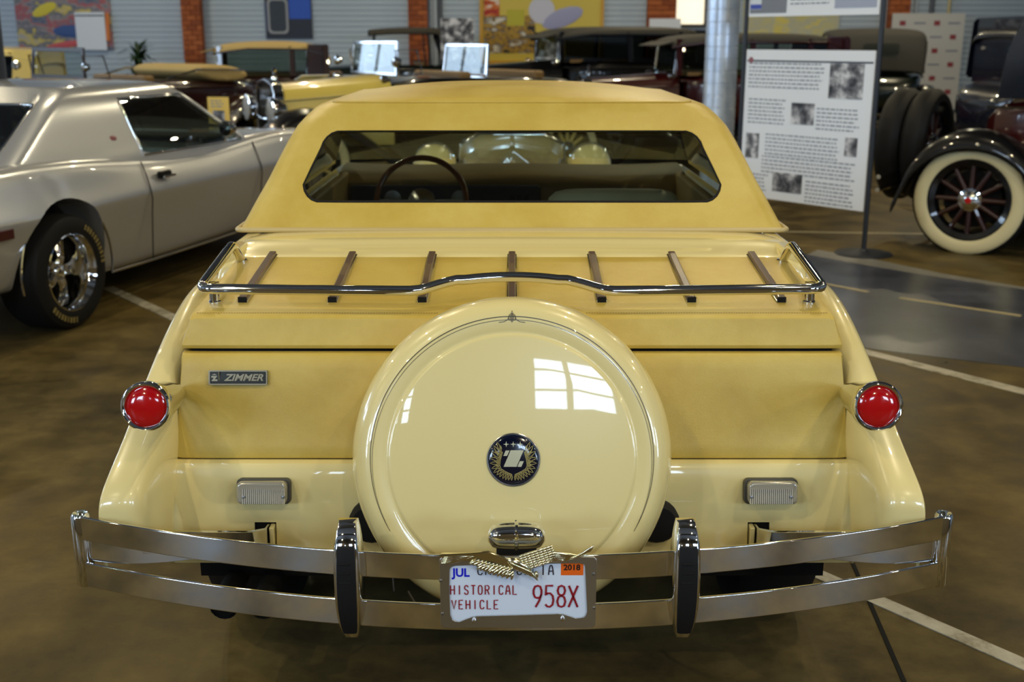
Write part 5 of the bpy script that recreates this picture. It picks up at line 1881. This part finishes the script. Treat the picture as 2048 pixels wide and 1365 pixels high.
n1 = poster('notice_sheet', 'white notice sheet hung over the colourful painted poster', -8.40, -7.83, 1.36, 2.06, PAPER, YW - .05)
MB().box((0, -.012, .64), (.55, .004, .025)).build('heading_rule', mat('dark_rule', rgb(40, 46, 58), .5), n1)
oc = MB().box((.33, -.0, .43), (.075, .012, .52), Matrix.Rotation(R(3), 3, 'Y')).build('orange_strip', mat('orange_cloth', rgb(214, 120, 50), .6), n1)

g1 = poster('grille_poster', 'dark blue poster with a chrome radiator grille on the wall', -4.75, -3.85, 1.57, 3.2, mat('poster_black', rgb(22, 24, 38), .4))
MB().box((.22, -.012, .62), (.42, .004, .50)).build('blue_field', mat('poster_blue', rgb(30, 80, 190), .4), g1)
MB().box((-.22, -.012, .42), (.42, .004, .50)).build('blue_field', mat('poster_blue2', rgb(24, 44, 100), .4), g1)
Mg = Matrix.Translation((-.20, -.02, .42)) @ Matrix.Rotation(R(90), 4, 'X')
MB().bridge(rrect(.40, .66, .09, 5), rrect(.31, .57, .07, 5), Mg, 0, .015).build('grille_frame', mat('grille_print_silver', rgb(150, 152, 156), .5), g1)
MB().prism(rrect(.31, .57, .07, 5), Mg, 0, .006).build('grille_fill', mat('grille_dark', rgb(38, 44, 52), .4), g1)
put_text('lettering', 'RADIATOR', .10, Matrix.Translation((.0, -.014, .92)) @ Matrix.Rotation(R(90), 4, 'X'), mat('gold_print', rgb(170, 110, 40), .5), g1, depth=.001) if False else None
MB().box((-.12, -.013, .96), (.45, .003, .05)).box((.22, -.013, .95), (.25, .003, .04)).build('title_print', mat('gold_print', rgb(150, 96, 40), .5), g1)

y1 = poster('yellow_poster', 'large yellow framed poster with a white shoe shape and pale disc', -.62, 1.76, 1.10, 3.2, mat('poster_yellow', rgb(212, 190, 80), .5))
FR = mat('gold_frame', rgb(206, 156, 40), .4)
for x in (-1.165, 1.165):
    MB().box((x, -.02, 1.05), (.06, .03, 2.1)).build('frame_bar', FR, y1)
MB().box((0, -.02, .03), (2.38, .03, .06)).build('frame_bar', FR, y1)
MB().lathe([(0, .004), (.25, .004), (.25, 0)], Matrix.Translation((.0, -.014, 1.0)) @ Matrix.Rotation(R(90), 4, 'X'), n=28).build('pale_disc', mat('disc_lilac', rgb(206, 206, 222), .5), y1)
MB().ellipsoid((.40, -.016, .86), (.42, .008, .17), Matrix.Rotation(R(-20), 3, 'Y')).build('shoe_shape', mat('shoe_lilac', rgb(160, 162, 200), .5), y1)
MB().box((-.62, -.013, .55), (1.0, .004, .7)).build('picture', collage('poster_pic', 9, [(.36, rgb(30, 28, 30)), (.46, rgb(190, 150, 50)), (.54, rgb(90, 70, 50)), (.64, rgb(220, 214, 200))], 4.0), y1)
MB().box((-.96, -.015, 1.05), (.30, .004, .32)).build('picture', collage('poster_pic2', 12, [(.4, rgb(170, 40, 30)), (.5, rgb(214, 120, 40)), (.6, rgb(230, 220, 210))], 4.0), y1)
MB().box((-.50, -.015, .86), (.34, .004, .30)).build('picture', mat('poster_olive', rgb(190, 180, 50), .5), y1)
poster('pale_yellow_poster', 'pale yellow poster on the wall behind the information board', 4.45, 6.3, 1.5, 3.0, collage('pale_collage', 15, [(.4, rgb(206, 196, 130)), (.52, rgb(190, 190, 170)), (.6, rgb(222, 206, 110))], 1.5))
poster('wall_notice', 'small white notice on the wall below the lit window', 2.62, 3.22, 1.68, 1.94, PAPER, Y1 - .27)
# lit internal window
lw = struct(MB().bridge(rrect(.66, 1.2, .02, 2), rrect(.54, 1.08, .02, 2), Matrix.Translation((3.42, Y1 - .05, 2.38)) @ Matrix.Rotation(R(90), 4, 'X'), 0, .05).build('window_9', WINF))
MB().box((3.42, Y1 - .03, 2.38), (.56, .02, 1.1)).build('pane', mat('lit_pane', (.9, .85, .7, 1), .3, 0, 0, .5, (1.0, .86, .62, 1), 1.0), lw)
# pipes and conduits
for k, (x, r_, m) in enumerate(((-1.47, .04, mat('pipe_white', rgb(176, 186, 196), .4)), (-1.38, .03, PG), (7.75, .035, mat('pipe_white', rgb(176, 186, 196), .4)), (8.05, .05, PG), (8.38, .03, mat('pipe_cream', rgb(196, 180, 130), .5)))):
    tag(MB().tube([(x, Y1 - .08, 0), (x, Y1 - .08, ZC)], r_, 10).build('wall_pipe', m), ['white pipe running up beside the second brick pilaster', 'thin grey conduit beside the white pipe near the middle', 'white pipe beside the rightmost brick pilaster', 'grey conduit on the right part of the back wall', 'cream conduit rightmost on the back wall'][k], 'pipe')
# plant
pt = thing('potted_plant', 'leafy green plant in a pot by the back wall', 'plant', (-6.78, 19.0, 0))
MB().lathe([(.0, 0), (.16, 0), (.21, .38), (.23, .40), (.20, .40), (.18, .36), (0, .36)], n=20).build('pot', mat('plant_pot', rgb(70, 60, 50), .6), pt)
MB().tube([(0, 0, .36), (.02, 0, .9), (0, 0, 1.25)], .02, 6).build('stem', mat('stem_green', rgb(60, 70, 30), .7), pt)
LF = mat('leaf_green', rgb(34, 58, 26), .5)
leaf_me = MB().grid([[(0, 0, 0), (0, 0, 0)], [(-.03, .10, .03), (.03, .10, .03)], [(-.045, .22, .03), (.045, .22, .03)], [(-.02, .36, -.03), (.02, .36, -.03)], [(0, .42, -.07), (0, .42, -.07)]]).mesh('leaf', 180)
leaf_me.materials.append(LF)
for k in range(70):
    o = bpy.data.objects.new('leaf', leaf_me)
    COL.objects.link(o)
    o.parent = pt
    o.location = (0, 0, random.uniform(.7, 1.38))
    o.rotation_euler = (random.uniform(-.3, 1.0), 0, random.uniform(0, 2 * PI))
